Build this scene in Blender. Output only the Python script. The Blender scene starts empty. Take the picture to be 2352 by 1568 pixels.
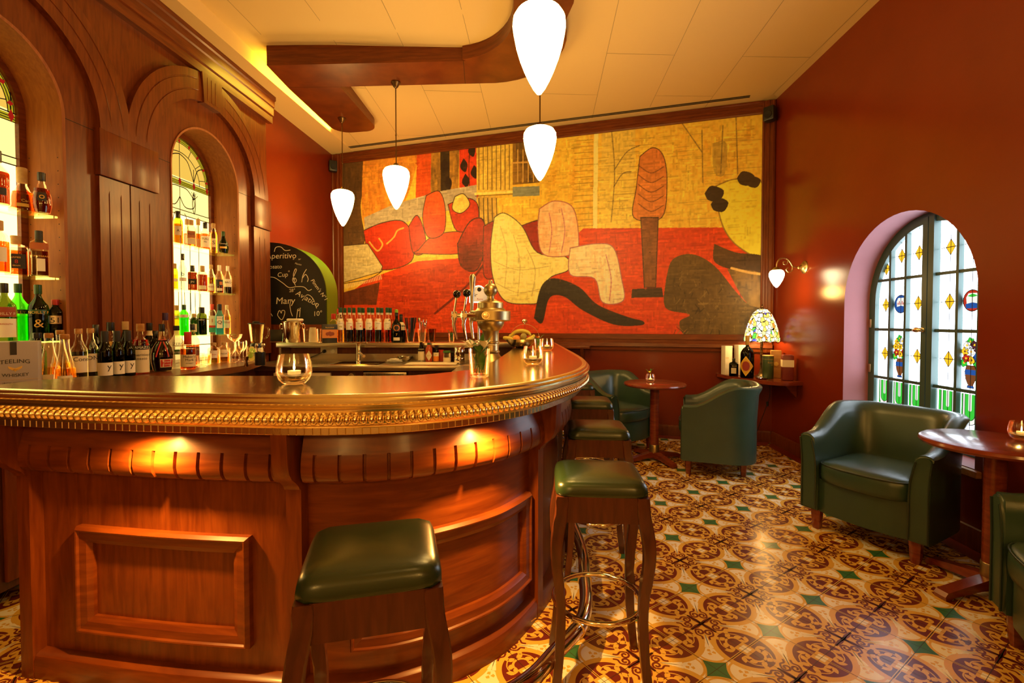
import bpy, bmesh, math, random
import numpy as np
from mathutils import Vector, Matrix

S = bpy.context.scene
COL = S.collection
PI = math.pi
random.seed(7)

# ---------------------------------------------------------------- camera, exposure, world, lights
cam = bpy.data.cameras.new('camera')
cam.lens = 1090 / 2352 * 36
cam.sensor_width = 36
cam.shift_y = -18 / 2352
cam.clip_start = 0.03
camo = bpy.data.objects.new('camera', cam)
COL.objects.link(camo)
camo.location = (0, 0, 1.33)
camo.rotation_euler = (PI / 2 - 0.024, 0, 0)
S.camera = camo
S.view_settings.view_transform = 'Standard'
S.view_settings.look = 'None'
S.view_settings.exposure = 0.0
S.view_settings.gamma = 1.0
S.view_settings.use_curve_mapping = False
S.cycles.transparent_max_bounces = 24
S.cycles.max_bounces = 7
S.cycles.sample_clamp_indirect = 6.0
W = bpy.data.worlds.new('world')
S.world = W
W.use_nodes = True
W.node_tree.nodes['Background'].inputs[0].default_value = (1.0, .62, .3, 1)
W.node_tree.nodes['Background'].inputs[1].default_value = 0.02
WARM = (1.0, .56, .14)


def lamp(name, kind, loc, power, color=WARM, size=.1, rot=None, spot=None, blend=.6, size_y=None):
    l = bpy.data.lights.new(name, kind)
    l.energy = power
    l.color = color
    if kind == 'AREA':
        l.size = size
        if size_y:
            l.shape = 'RECTANGLE'
            l.size_y = size_y
    else:
        l.shadow_soft_size = size
    if kind == 'SPOT':
        l.spot_size = spot
        l.spot_blend = blend
    o = bpy.data.objects.new(name, l)
    COL.objects.link(o)
    o.location = loc
    if rot:
        o.rotation_euler = rot
    return o


# unseen fill lights added above and behind the camera, without fixtures
lamp('unseen_fill_light', 'POINT', (.15, .55, 2.75), 11, WARM, .13)
lamp('unseen_fill_light', 'POINT', (1.4, -1.7, 2.3), 55, WARM, .16)
lamp('unseen_fill_light', 'POINT', (-1.2, -1.7, 2.2), 55, WARM, .16)
# cove strip on the bar canopy, shining on the ceiling step
lamp('cove_strip', 'AREA', (-2.30, 5.35, 3.80), 14, (1, .66, .06), .05, (0, math.radians(100), 0), size_y=1.5)
# two little halogens under the rim of the bar
for _x, _y in ((-1.215, 1.558), (-.067, 1.700)):
    lamp('rim_halogen', 'SPOT', (_x, _y, .950), 62, (1, .50, .10), .012, (math.radians(-6), 0, 0), math.radians(168), 1.)


# ---------------------------------------------------------------- mesh helpers
def B():
    return bmesh.new()


def face(bm, pts, mi=0):
    f = bm.faces.new([bm.verts.new(p) for p in pts])
    f.material_index = mi
    return f


def box(bm, x0, x1, y0, y1, z0, z1, mi=0, M=None):
    P = [Vector(p) for p in ((x0, y0, z0), (x1, y0, z0), (x1, y1, z0), (x0, y1, z0), (x0, y0, z1), (x1, y0, z1), (x1, y1, z1), (x0, y1, z1))]
    if M is not None:
        P = [M @ p for p in P]
    v = [bm.verts.new(p) for p in P]
    for q in ((3, 2, 1, 0), (4, 5, 6, 7), (0, 1, 5, 4), (1, 2, 6, 5), (2, 3, 7, 6), (3, 0, 4, 7)):
        f = bm.faces.new([v[i] for i in q])
        f.material_index = mi
    return v


def rbox(bm, x0, x1, y0, y1, z0, z1, r=.006, seg=2, mi=0, M=None):
    v = box(bm, x0, x1, y0, y1, z0, z1, mi, M)
    ed = {e for w in v for e in w.link_edges}
    bmesh.ops.bevel(bm, geom=list(ed), offset=r, segments=seg, profile=.5, affect='EDGES')


def grid(bm, rows, mi=0, wrap_u=False, wrap_v=False):
    V = [[bm.verts.new(p) for p in row] for row in rows]
    n, m = len(V), len(V[0])
    for i in range(n if wrap_u else n - 1):
        for j in range(m if wrap_v else m - 1):
            a, b, c, d = V[i][j], V[(i + 1) % n][j], V[(i + 1) % n][(j + 1) % m], V[i][(j + 1) % m]
            s = []
            for q in (a, b, c, d):
                if q not in s:
                    s.append(q)
            if len(s) > 2:
                f = bm.faces.new(s)
                f.material_index = mi
    return V


def lathe(bm, prof, n=24, c=(0, 0, 0), mi=0, sq=None, ex=1.0, ey=1.0, M=None, cap0=True, cap1=True, rot=0.):
    """turn a profile of (radius, z); sq > 2 squares the plan."""
    rows = []
    for k in range(n):
        a = 2 * PI * k / n + rot
        ca, sa = math.cos(a), math.sin(a)
        f = 1.0
        if sq:
            f = 1 / (abs(ca) ** sq + abs(sa) ** sq) ** (1 / sq)
        row = []
        for r, z in prof:
            p = Vector((c[0] + max(r, 1e-5) * ca * f * ex, c[1] + max(r, 1e-5) * sa * f * ey, c[2] + z))
            row.append(M @ p if M is not None else p)
        rows.append(row)
    V = grid(bm, rows, mi, wrap_u=True)
    if cap0 and prof[0][0] > 1e-4:
        f = bm.faces.new([V[k][0] for k in range(n)][::-1])
        f.material_index = mi
    if cap1 and prof[-1][0] > 1e-4:
        f = bm.faces.new([V[k][-1] for k in range(n)])
        f.material_index = mi


def tube(bm, pts, r, n=8, mi=0, closed=False, sqr=False):
    P = [Vector(p) for p in pts]
    m = len(P)
    R = r if hasattr(r, '__len__') else [r] * m
    rows = []
    up = None
    for i in range(m):
        t = (P[(i + 1) % m] - P[i - 1]) if closed else (P[min(i + 1, m - 1)] - P[max(i - 1, 0)])
        t.normalize()
        if up is None:
            up = Vector((0, 0, 1)) if abs(t.z) < .9 else Vector((1, 0, 0))
        s = t.cross(up)
        if s.length < 1e-6:
            s = t.orthogonal()
        s.normalize()
        up = s.cross(t).normalized()
        row = []
        for k in range(n):
            a = 2 * PI * (k + (.5 if sqr else 0)) / n
            row.append(P[i] + (s * math.cos(a) + up * math.sin(a)) * R[i])
        rows.append(row)
    V = grid(bm, rows, mi, wrap_u=closed, wrap_v=True)
    if not closed:
        for row, rev in ((V[0], False), (V[-1], True)):
            f = bm.faces.new(row[::-1] if rev else row)
            f.material_index = mi


def ball(bm, c, rx, ry=None, rz=None, nu=14, nv=10, mi=0, M=None):
    ry = rx if ry is None else ry
    rz = rx if rz is None else rz
    prof = [(math.sin(PI * j / nv), -math.cos(PI * j / nv)) for j in range(nv + 1)]
    rows = []
    for k in range(nu):
        a = 2 * PI * k / nu
        row = []
        for r, z in prof:
            p = Vector((max(r, 1e-4) * rx * math.cos(a), max(r, 1e-4) * ry * math.sin(a), z * rz))
            p = (M @ p if M is not None else p) + Vector(c)
            row.append(p)
        rows.append(row)
    grid(bm, rows, mi, wrap_u=True)


def prism(bm, poly, f, c0, c1, mi=0):
    """extrude polygon poly[(a,b)] between depth c0 and c1 through f(a,b,c)."""
    A = [bm.verts.new(f(a, b, c0)) for a, b in poly]
    D = [bm.verts.new(f(a, b, c1)) for a, b in poly]
    n = len(poly)
    for q in (A[::-1], D):
        g = bm.faces.new(q)
        g.material_index = mi
    for i in range(n):
        g = bm.faces.new((A[i], A[(i + 1) % n], D[(i + 1) % n], D[i]))
        g.material_index = mi


def catmull(P, per=8):
    out = []
    n = len(P)
    for i in range(n - 1):
        p0, p1, p2, p3 = P[max(i - 1, 0)], P[i], P[i + 1], P[min(i + 2, n - 1)]
        for k in range(per):
            t = k / per
            out.append(tuple(.5 * ((2 * b) + (-a + c) * t + (2 * a - 5 * b + 4 * c - d) * t * t + (-a + 3 * b - 3 * c + d) * t ** 3)
                             for a, b, c, d in zip(p0, p1, p2, p3)))
    out.append(tuple(P[-1]))
    return out


def obj(name, bm, mat, parent=None, sharp=35, loc=None, recalc=True):
    if recalc:
        bmesh.ops.recalc_face_normals(bm, faces=bm.faces[:])
    th = math.radians(sharp)
    for f in bm.faces:
        f.smooth = True
    for e in bm.edges:
        if len(e.link_faces) != 2 or e.calc_face_angle(0) > th or e.link_faces[0].material_index != e.link_faces[1].material_index:
            e.smooth = False
    me = bpy.data.meshes.new(name)
    bm.to_mesh(me)
    bm.free()
    for m in (mat if isinstance(mat, (list, tuple)) else [mat]):
        me.materials.append(m)
    o = bpy.data.objects.new(name, me)
    COL.objects.link(o)
    if parent:
        o.parent = parent
    if loc:
        o.location = loc
    return o


def tag(o, label, cat, group=None):
    o['label'] = label
    o['category'] = cat
    if group:
        o['group'] = group
    return o


def thing(name, label, cat, loc=(0, 0, 0), rz=0., group=None):
    o = bpy.data.objects.new(name, None)
    COL.objects.link(o)
    o.empty_display_size = .1
    o.location = loc
    o.rotation_euler = (0, 0, rz)
    return tag(o, label, cat, group)


def struct(name, bm, mat, parent=None, sharp=35):
    o = obj(name, bm, mat, parent, sharp)
    if not parent:
        o['kind'] = 'structure'
    return o


def dup(root, loc, rz, label=None, group=None):
    r = root.copy()
    COL.objects.link(r)
    r.location = loc
    r.rotation_euler = (0, 0, rz)
    if label:
        r['label'] = label
    if group:
        r['group'] = group
    for ch in list(root.children):
        c = ch.copy()
        COL.objects.link(c)
        c.parent = r
        for g in list(ch.children):
            d = g.copy()
            COL.objects.link(d)
            d.parent = c
    return r


_tc = {}


def glyphs(s, size, align='CENTER', shear=0., space=1.):
    """flat outline mesh of a word: (verts2d, faces)."""
    key = (s, size, align, shear, space)
    if key not in _tc:
        cu = bpy.data.curves.new('t', 'FONT')
        cu.body = s
        cu.size = size
        cu.align_x = align
        cu.shear = shear
        cu.space_character = space
        cu.resolution_u = 3
        o = bpy.data.objects.new('t', cu)
        me = bpy.data.meshes.new_from_object(o)
        _tc[key] = ([(v.co.x, v.co.y) for v in me.vertices], [tuple(p.vertices) for p in me.polygons])
        bpy.data.meshes.remove(me)
        bpy.data.objects.remove(o)
        bpy.data.curves.remove(cu)
    return _tc[key]


def write(bm, s, size, fn, align='CENTER', mi=0, shear=0., space=1.):
    V, F = glyphs(s, size, align, shear, space)
    vs = [bm.verts.new(fn(x, y)) for x, y in V]
    for f in F:
        try:
            g = bm.faces.new([vs[i] for i in f])
            g.material_index = mi
        except ValueError:
            pass


# ---------------------------------------------------------------- materials
def newmat(name):
    m = bpy.data.materials.new(name)
    m.use_nodes = True
    nt = m.node_tree
    return m, nt, nt.nodes['Principled BSDF'], nt.nodes, nt.links


def pm(name, col, rough=.5, metal=0., spec=.5, coat=0., bump=0., bscale=200., mott=0., mscale=4., emit=None, es=0.):
    m, nt, p, N, L = newmat(name)
    p.inputs['Base Color'].default_value = (*col, 1)
    p.inputs['Roughness'].default_value = rough
    p.inputs['Metallic'].default_value = metal
    p.inputs['Specular IOR Level'].default_value = spec
    p.inputs['Coat Weight'].default_value = coat
    p.inputs['Coat Roughness'].default_value = .12
    if emit:
        p.inputs['Emission Color'].default_value = (*emit, 1)
        p.inputs['Emission Strength'].default_value = es
    tc = N.new('ShaderNodeTexCoord')
    if mott:
        nz = N.new('ShaderNodeTexNoise')
        nz.inputs['Scale'].default_value = mscale
        nz.inputs['Detail'].default_value = 5
        L.new(tc.outputs['Object'], nz.inputs['Vector'])
        mx = N.new('ShaderNodeMix')
        mx.data_type = 'RGBA'
        mx.inputs[6].default_value = (*[c * (1 - mott) for c in col], 1)
        mx.inputs[7].default_value = (*[min(1, c * (1 + mott)) for c in col], 1)
        L.new(nz.outputs['Fac'], mx.inputs[0])
        L.new(mx.outputs[2], p.inputs['Base Color'])
    if bump:
        nz = N.new('ShaderNodeTexNoise')
        nz.inputs['Scale'].default_value = bscale
        nz.inputs['Detail'].default_value = 3
        L.new(tc.outputs['Object'], nz.inputs['Vector'])
        bp = N.new('ShaderNodeBump')
        bp.inputs['Strength'].default_value = bump
        bp.inputs['Distance'].default_value = .002
        L.new(nz.outputs['Fac'], bp.inputs['Height'])
        L.new(bp.outputs['Normal'], p.inputs['Normal'])
    return m


def wood(name, c1, c2, stretch=(1, 1, 9), scale=5., rough=.36, coat=.12):
    m, nt, p, N, L = newmat(name)
    tc = N.new('ShaderNodeTexCoord')
    mp = N.new('ShaderNodeMapping')
    mp.inputs['Scale'].default_value = tuple(scale * 9 / s for s in stretch)
    nz = N.new('ShaderNodeTexNoise')
    nz.inputs['Scale'].default_value = 1.
    nz.inputs['Detail'].default_value = 6
    nz.inputs['Distortion'].default_value = .6
    L.new(tc.outputs['Object'], mp.inputs['Vector'])
    L.new(mp.outputs[0], nz.inputs['Vector'])
    cr = N.new('ShaderNodeValToRGB')
    cr.color_ramp.elements[0].position = .34
    cr.color_ramp.elements[0].color = (*c1, 1)
    cr.color_ramp.elements[1].position = .68
    cr.color_ramp.elements[1].color = (*c2, 1)
    L.new(nz.outputs['Fac'], cr.inputs['Fac'])
    L.new(cr.outputs['Color'], p.inputs['Base Color'])
    p.inputs['Roughness'].default_value = rough
    p.inputs['Coat Weight'].default_value = coat
    p.inputs['Specular IOR Level'].default_value = .35
    p.inputs['Coat Roughness'].default_value = .18
    return m


def glow(name, col, s):
    m, nt, p, N, L = newmat(name)
    N.remove(p)
    e = N.new('ShaderNodeEmission')
    e.inputs[0].default_value = (*col, 1)
    e.inputs[1].default_value = s
    L.new(e.outputs[0], N['Material Output'].inputs[0])
    return m


def glass(name, col=(1, 1, 1), rough=.03, edge=.35, gl=(1, 1, 1), body=0.):
    """thin tinted glass: clear straight through, mirror-like towards the rims."""
    m, nt, p, N, L = newmat(name)
    N.remove(p)
    t = N.new('ShaderNodeBsdfTransparent')
    t.inputs[0].default_value = (*col, 1)
    g = N.new('ShaderNodeBsdfGlossy')
    g.inputs[0].default_value = (*gl, 1)
    g.inputs[1].default_value = rough
    lw = N.new('ShaderNodeLayerWeight')
    lw.inputs[0].default_value = edge
    mx = N.new('ShaderNodeMixShader')
    sc_ = N.new('ShaderNodeMath')
    sc_.operation = 'MULTIPLY'
    sc_.inputs[1].default_value = .55
    L.new(lw.outputs['Fresnel'], sc_.inputs[0])
    L.new(sc_.outputs[0], mx.inputs[0])
    src = t
    if body:
        d = N.new('ShaderNodeBsdfTranslucent')
        d.inputs[0].default_value = (*[min(1, c * 1.3) for c in col], 1)
        m2 = N.new('ShaderNodeMixShader')
        m2.inputs[0].default_value = body
        L.new(t.outputs[0], m2.inputs[1])
        L.new(d.outputs[0], m2.inputs[2])
        src = m2
    L.new(g.outputs[0], mx.inputs[2])
    ad = N.new('ShaderNodeAddShader')
    L.new(src.outputs[0], ad.inputs[0])
    L.new(mx.outputs[0], ad.inputs[1])
    L.new(ad.outputs[0], N['Material Output'].inputs[0])
    return m


def attrmat(name, rough=.35, coat=0., spec=.5, bump=0.):
    m, nt, p, N, L = newmat(name)
    a = N.new('ShaderNodeAttribute')
    a.attribute_name = 'paint'
    L.new(a.outputs['Color'], p.inputs['Base Color'])
    p.inputs['Roughness'].default_value = rough
    p.inputs['Coat Weight'].default_value = coat
    p.inputs['Specular IOR Level'].default_value = spec
    if bump:
        tc = N.new('ShaderNodeTexCoord')
        nz = N.new('ShaderNodeTexNoise')
        nz.inputs['Scale'].default_value = 60
        L.new(tc.outputs['Object'], nz.inputs['Vector'])
        bp = N.new('ShaderNodeBump')
        bp.inputs['Strength'].default_value = bump
        bp.inputs['Distance'].default_value = .002
        L.new(nz.outputs['Fac'], bp.inputs['Height'])
        L.new(bp.outputs['Normal'], p.inputs['Normal'])
    return m


C1, C2 = (.105, .0185, .0022), (.175, .038, .0045)
M_wood = wood('mahogany_upright_grain', C1, C2, (1, 1, 9))
M_woodh = wood('mahogany_level_grain', C1, C2, (9, 9, 1))
M_woodx = wood('mahogany_long_grain', C1, C2, (1, 9, 1))
M_niche = wood('mahogany_niche_glow', (.24, .068, .008), (.33, .105, .014), (1, 1, 9), rough=.55, coat=0.)  # same wood, brighter orange: the niche's glow put into its colour
M_dark = wood('dark_stained_wood', (.055, .014, .007), (.10, .027, .012), (1, 1, 9), rough=.28, coat=.4)
M_table = wood('cherry_table_wood', (.15, .024, .009), (.24, .045, .014), (9, 3, 1), rough=.2, coat=.5)
M_honey = wood('honey_oak', (.36, .16, .04), (.48, .24, .07), (9, 1, 1), rough=.35)
M_wall = pm('red_wall_paint', (.165, .019, .0038), .24, spec=.5, mott=.16, mscale=3, bump=.12, bscale=40)
M_reveal = pm('reveal_mauve', (.42, .17, .19), .6, mott=.1, mscale=6)  # paler mauve than the wall face
M_ceil = pm('cream_ceiling', (.73, .54, .24), .6, bump=.05, bscale=30)
M_seam = pm('ceiling_joint', (.36, .28, .15), .8)
M_black = pm('black_plastic', (.012, .012, .012), .35)
M_slot = pm('dark_slot', (.01, .008, .006), .8)
M_red = pm('red_floor_border', (.20, .022, .012), .3, coat=.3)
M_gold = pm('brass_bar_rim', (.95, .80, .46), .23, 1., bump=.04, bscale=300)
M_top = pm('pewter_bar_top', (.74, .54, .24), .17, 1., mott=.14, mscale=30, bump=.03, bscale=120)
M_brass = pm('aged_brass', (.50, .40, .19), .36, 1., mott=.2, mscale=20)
M_bronze = pm('dark_bronze', (.16, .10, .045), .35, 1.)
M_chrome = pm('polished_steel', (.80, .74, .62), .1, 1.)
M_steel = pm('brushed_steel', (.52, .46, .34), .28, 1., bump=.05, bscale=150)
M_pewter = pm('pewter', (.48, .44, .36), .22, 1., bump=.05, bscale=60)
M_leather = pm('green_leather', (.032, .068, .046), .27, spec=.6, bump=.2, bscale=350, mott=.18, mscale=5)
M_pad = pm('green_stool_leather', (.016, .034, .014), .27, spec=.6, bump=.1, bscale=400)
M_pipe = pm('green_piping', (.018, .036, .024), .3)
M_pend = glow('lit_opal_glass', (1, .62, .19), 31)
M_scon = glow('lit_sconce_glass', (1, .78, .42), 24)
M_teal = pm('teal_window_paint', (.05, .10, .088), .35, spec=.5)
M_lead = pm('lead_came', (.02, .02, .025), .5, metal=.3)
M_white = pm('white_china', (.8, .76, .66), .25)
M_cream = pm('cream_paper', (.72, .63, .46), .6)
M_paper = pm('white_paper', (.82, .78, .70), .6)
M_ink = pm('dark_ink', (.02, .018, .02), .6)
M_goldink = pm('gold_ink', (.65, .42, .10), .4, metal=.4)
M_redink = pm('red_ink', (.5, .03, .02), .5)
M_cork = pm('cork_stopper', (.48, .30, .12), .7, mott=.2, mscale=60)
M_green = pm('leaf_green', (.04, .16, .02), .5, mott=.3, mscale=40)
M_dgreen = pm('green_cap', (.012, .07, .02), .35)
M_redcap = pm('red_cap', (.55, .03, .015), .35)
M_orange = pm('orange_paint', (.75, .22, .02), .4)
M_clear = glass('clear_glass', (.96, .95, .90))
M_flint = glass('flint_bottle', (.86, .84, .72), edge=.4)
M_amber = glass('amber_spirit', (.72, .28, .05), edge=.35)
M_damber = glass('dark_amber_spirit', (.36, .09, .02), edge=.35)
M_gglass = glass('bright_green_glass', (.22, .74, .10), edge=.35, body=.25)
M_dglass = glass('dark_green_glass', (.05, .11, .03), edge=.35)
M_oglass = glass('olive_glass', (.22, .26, .06), edge=.35)
M_lime = glass('lime_glass', (.62, .82, .16), edge=.35, body=.15)
M_blue = glass('pale_blue_glass', (.35, .72, .78), edge=.35, body=.1)
M_pink = glass('red_liquor', (.74, .10, .03), edge=.35)
M_brown = glass('brown_liquor', (.12, .035, .012), edge=.3)
M_yell = glass('straw_liquor', (.88, .66, .22), edge=.35)
M_wax = pm('candle_wax', (.85, .7, .4), .5, emit=(1, .55, .15), es=.5)
M_flame = glow('candle_flame', (1, .62, .2), 40)
M_gravel = pm('dark_gravel', (.035, .022, .012), .6, bump=1., bscale=220)

# ================================================================ SETTING
def lerp(a, b, t):
    return a + (b - a) * t


def left_x(y):      # front plane of the back bar
    return -2.64 + .068 * (y - 5.12)


def right_x(y):     # right wall face
    return 2.87 + .065 * (y - 5.22)


def back_y(x):      # mural wall face
    return 6.93 - .3126 * (x + 2.6)


WH = 4.06
# ---- floor: encaustic tiles, laid on the diagonal, every motif a flat inlay
GOLD, CRE, MAR, GRN, JNT = (.70, .42, .07), (.85, .80, .66), (.15, .022, .014), (.045, .17, .065), (.05, .035, .02)


def circ(cx, cy, r, n=28, a0=0, a1=2 * PI):
    return [(cx + r * math.cos(a0 + (a1 - a0) * k / n), cy + r * math.sin(a0 + (a1 - a0) * k / n)) for k in range(n if a1 - a0 > 6.2 else n + 1)]


def leaf(x, y, ang, l, w):
    c, s = math.cos(ang), math.sin(ang)
    out = []
    for t, h in ((0, 0), (.25, .8), (.5, 1), (.75, .7), (1, 0), (.75, -.7), (.5, -1), (.25, -.8)):
        a, b = l * t, w * h
        out.append((x + a * c - b * s, y + a * s + b * c))
    return out


def ribbon(pts, w):
    L, R = [], []
    n = len(pts)
    ws = w if hasattr(w, '__len__') else [w] * n
    for i in range(n):
        dx = pts[min(i + 1, n - 1)][0] - pts[max(i - 1, 0)][0]
        dy = pts[min(i + 1, n - 1)][1] - pts[max(i - 1, 0)][1]
        d = math.hypot(dx, dy) or 1
        L.append((pts[i][0] - dy / d * ws[i] / 2, pts[i][1] + dx / d * ws[i] / 2))
        R.append((pts[i][0] + dy / d * ws[i] / 2, pts[i][1] - dx / d * ws[i] / 2))
    return [[L[i], L[i + 1], R[i + 1], R[i]] for i in range(n - 1)]


def spiral(cx, cy, r, a0, turns, sgn=1, n=12):
    return [(cx + r * (1 - .8 * k / n) * math.cos(a0 + sgn * turns * 2 * PI * k / n),
             cy + r * (1 - .8 * k / n) * math.sin(a0 + sgn * turns * 2 * PI * k / n)) for k in range(n + 1)]


def tile_cell():
    P = []                                                   # (polygon, colour, layer)
    P.append(([(-.5, -.5), (.5, -.5), (.5, .5), (-.5, .5)], GOLD, 0))
    P.append(([(.5, 0), (0, .5), (-.5, 0), (0, -.5)], CRE, 1))
    rot = lambda p, k: [(x, y) if k == 0 else (-y, x) if k == 1 else (-x, -y) if k == 2 else (y, -x) for x, y in p]
    for k in range(4):
        # petals of the star: rounded towards the green lozenge, running out to a fork
        P.append((rot(circ(.185, .185, .160, 26), k), GOLD, 2))
        P.append((rot(circ(.192, .192, .147, 26), k), CRE, 3))
        for q in ribbon([(.182 + .072 * math.cos(t), .182 + .072 * math.sin(t)) for t in [-.9 + j * .36 for j in range(9)]],
                        [.004, .016, .026, .032, .034, .032, .026, .016, .004]):
            P.append((rot(q, k), GOLD, 4))
        for a in (0.5, 2.6, 4.7):
            P.append((rot([(.172 + .008 * math.cos(a), .172 + .008 * math.sin(a)), (.172 + .046 * math.cos(a + .35), .172 + .046 * math.sin(a + .35)),
                           (.172 + .050 * math.cos(a + .9), .172 + .050 * math.sin(a + .9)), (.172 + .036 * math.cos(a + 1.5), .172 + .036 * math.sin(a + 1.5))], k), GOLD, 4))
        # four half discs, one per edge
        sq_ = lambda p: [(.5 - (.5 - x) * .82, y * .95) for x, y in p]
        P.append((rot(sq_(circ(.5, 0, .370, 30, PI / 2, 3 * PI / 2)), k), GOLD, 5))
        P.append((rot(sq_(circ(.5, 0, .298, 30, PI / 2, 3 * PI / 2)), k), MAR, 6))
        for s in (1, -1):                                    # quarter disc ornament, gold on maroon
            m = lambda p: rot([(x, s * y) for x, y in sq_(p)], k)
            for q in ribbon([(.5 - .10 * math.cos(t), .13 + .075 * math.sin(t)) for t in [j * .4 - .1 for j in range(5)]], .026):
                P.append((m(q), GOLD, 7))
            for q in ribbon(catmull([(.36, .05), (.325, .11), (.335, .18), (.39, .24)], 3), .014):
                P.append((m(q), GOLD, 7))
            for lx, ly, an, l in ((.36, .05, .9, .085), (.36, .05, 2.5, .10), (.332, .13, .55, .085), (.39, .24, 1.2, .075), (.39, .24, -.1, .09)):
                P.append((m(leaf(lx, ly, an, l * 1.1, .029)), GOLD, 8))
            for q in ribbon([(.19, .010), (.44, .010)], .008):
                P.append((m(q), GOLD, 8))
        P.append((rot([(.5, .075), (.425, .075), (.425, -.075), (.5, -.075)], k), GOLD, 9))
        P.append((rot([(.5, .045), (.455, .045), (.455, -.045), (.5, -.045)], k), CRE, 10))
        # scroll cross around the far corner, maroon on gold
        for fx in (0, 1):
            f = (lambda p: rot([(y, x) for x, y in p], k)) if fx else (lambda p: rot(p, k))
            for q in ribbon([(.5, .5), (.49, .42), (.497, .32)], [.03, .03, .02]):
                P.append((f(q), MAR, 6))
            for q in ribbon(spiral(.424, .362, .050, -.6, 1.2, 1), .021):
                P.append((f(q), MAR, 6))
            for q in ribbon(catmull([(.46, .335), (.42, .305), (.37, .315), (.335, .285)], 4), .020):
                P.append((f(q), MAR, 6))
            # cream fork ends and gold touches of the star
            for q in ribbon(catmull([(.20, .235), (.27, .285), (.365, .365)], 4), [.04, .04, .038, .034, .028, .022, .016, .010, .004]):
                P.append((f(q), CRE, 7))
            P.append((f(leaf(.085, .245, .9, .085, .02)), GOLD, 4))
    n = 7
    dia = lambda t: [p for k in range(4) for p in rot([(t * (1 - j / n) * (1 - .15 * math.sin(PI * j / n)) + 0.0,
                                                        t * (j / n) * (1 - .15 * math.sin(PI * j / n))) for j in range(n)], k)]
    P.append((dia(.182), GOLD, 11))
    P.append((dia(.156), GRN, 12))
    for q in ([(-.5, -.0025), (.5, -.0025), (.5, .0025), (-.5, .0025)], [(-.0025, -.5), (.0025, -.5), (.0025, .5), (-.0025, .5)],
              [(.496, -.5), (.5, -.5), (.5, .5), (.496, .5)], [(-.5, .496), (.5, .496), (.5, .5), (-.5, .5)]):
        P.append((q, JNT, 13))
    return P


def build_floor():
    P = tile_cell()
    V, Fs, Cc = [], [], []
    for poly, col, ly in P:
        s = len(V)
        V += [(x, y, ly * .00012) for x, y in poly]
        Fs.append(list(range(s, s + len(poly))))
        Cc += [col] * len(poly)
    V = np.array(V)
    Cc = np.array(Cc)
    nv = len(V)
    ang = .967
    w = np.array([math.cos(ang), -math.sin(ang)]) * .4
    u = np.array([math.sin(ang), math.cos(ang)]) * .4
    allv, allf, allc = [], [], []
    k = 0
    for i in range(-14, 14):
        for j in range(-12, 14):
            cx, cy = np.array([1.216, 2.57]) + i * w + j * u
            vis = (cy > .1 and cx > -2.65 and cx < right_x(cy) + .1 and cy < back_y(cx) + .1) and not (-2.2 < cx < -.5 and 4.4 < cy) and not (-1.5 < cx < -.25 and 2.1 < cy)
            if not vis:
                continue
            xy = np.array([cx, cy]) + V[:, :1] * w + V[:, 1:2] * u
            allv.append(np.concatenate([xy, V[:, 2:]], 1))
            allf += [[q + k for q in f] for f in Fs]
            allc.append(Cc)
            k += nv
    allv = np.concatenate(allv)
    me = bpy.data.meshes.new('floor')
    base = [(-3.2, -2.4, -.0008), (3.3, -2.4, -.0008), (3.3, 7.4, -.0008), (-3.2, 7.4, -.0008),
            (-3.2, -2.4, -.15), (3.3, -2.4, -.15), (3.3, 7.4, -.15), (-3.2, 7.4, -.15)]
    vv = allv.tolist() + base
    ff = allf + [[k, k + 1, k + 2, k + 3], [k + 7, k + 6, k + 5, k + 4], [k, k + 4, k + 5, k + 1], [k + 1, k + 5, k + 6, k + 2],
                 [k + 2, k + 6, k + 7, k + 3], [k + 3, k + 7, k + 4, k]]
    me.from_pydata(vv, [], ff)
    ca = me.color_attributes.new('paint', 'FLOAT_COLOR', 'POINT')
    cc = np.concatenate(allc + [np.array([(.30, .14, .03)] * 8)])
    cc = np.concatenate([cc, np.ones((len(cc), 1))], 1).astype(np.float32)
    ca.data.foreach_set('color', cc.ravel())
    me.materials.append(attrmat('encaustic_tiles', .24, .0, .5, .05))
    o = bpy.data.objects.new('floor', me)
    COL.objects.link(o)
    o['kind'] = 'structure'
    return o


build_floor()
# dark red border of the floor along the two walls
bm = B()
face(bm, [(right_x(1.2) - .13, 1.2, .0025), (right_x(1.2) + .1, 1.2, .0025), (right_x(5.35) + .1, 5.35, .0025), (right_x(5.35) - .13, 5.07, .0025)])
face(bm, [(.5, back_y(.5) - .13, .0025), (right_x(5.07) - .13, 5.07, .0025), (right_x(5.35) + .1, 5.35, .0025), (.5, back_y(.5) + .1, .0025)])
struct('trim_1', bm, M_red)

# ---- frames of reference
RW = bpy.data.objects.new('right_wall_axis', None)
A_BB = -math.atan(.068)
A_RW = -math.atan(.065)
A_BW = math.atan2(-1.71, 5.47)


def fr(ox, oy, a):
    c, s = math.cos(a), math.sin(a)
    return lambda x, y, z: Vector((ox + c * x - s * y, oy + s * x + c * y, z))


bb = fr(-2.64, 5.12, A_BB)     # x out of the back bar, y along it (0 = far end, minus towards the camera)
rw = fr(2.87, 5.22, A_RW)      # x into the right wall, y along it
bw = fr(-2.6, 6.93, A_BW)      # x along the mural wall, y into it
bpy.data.objects.remove(RW)


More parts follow.
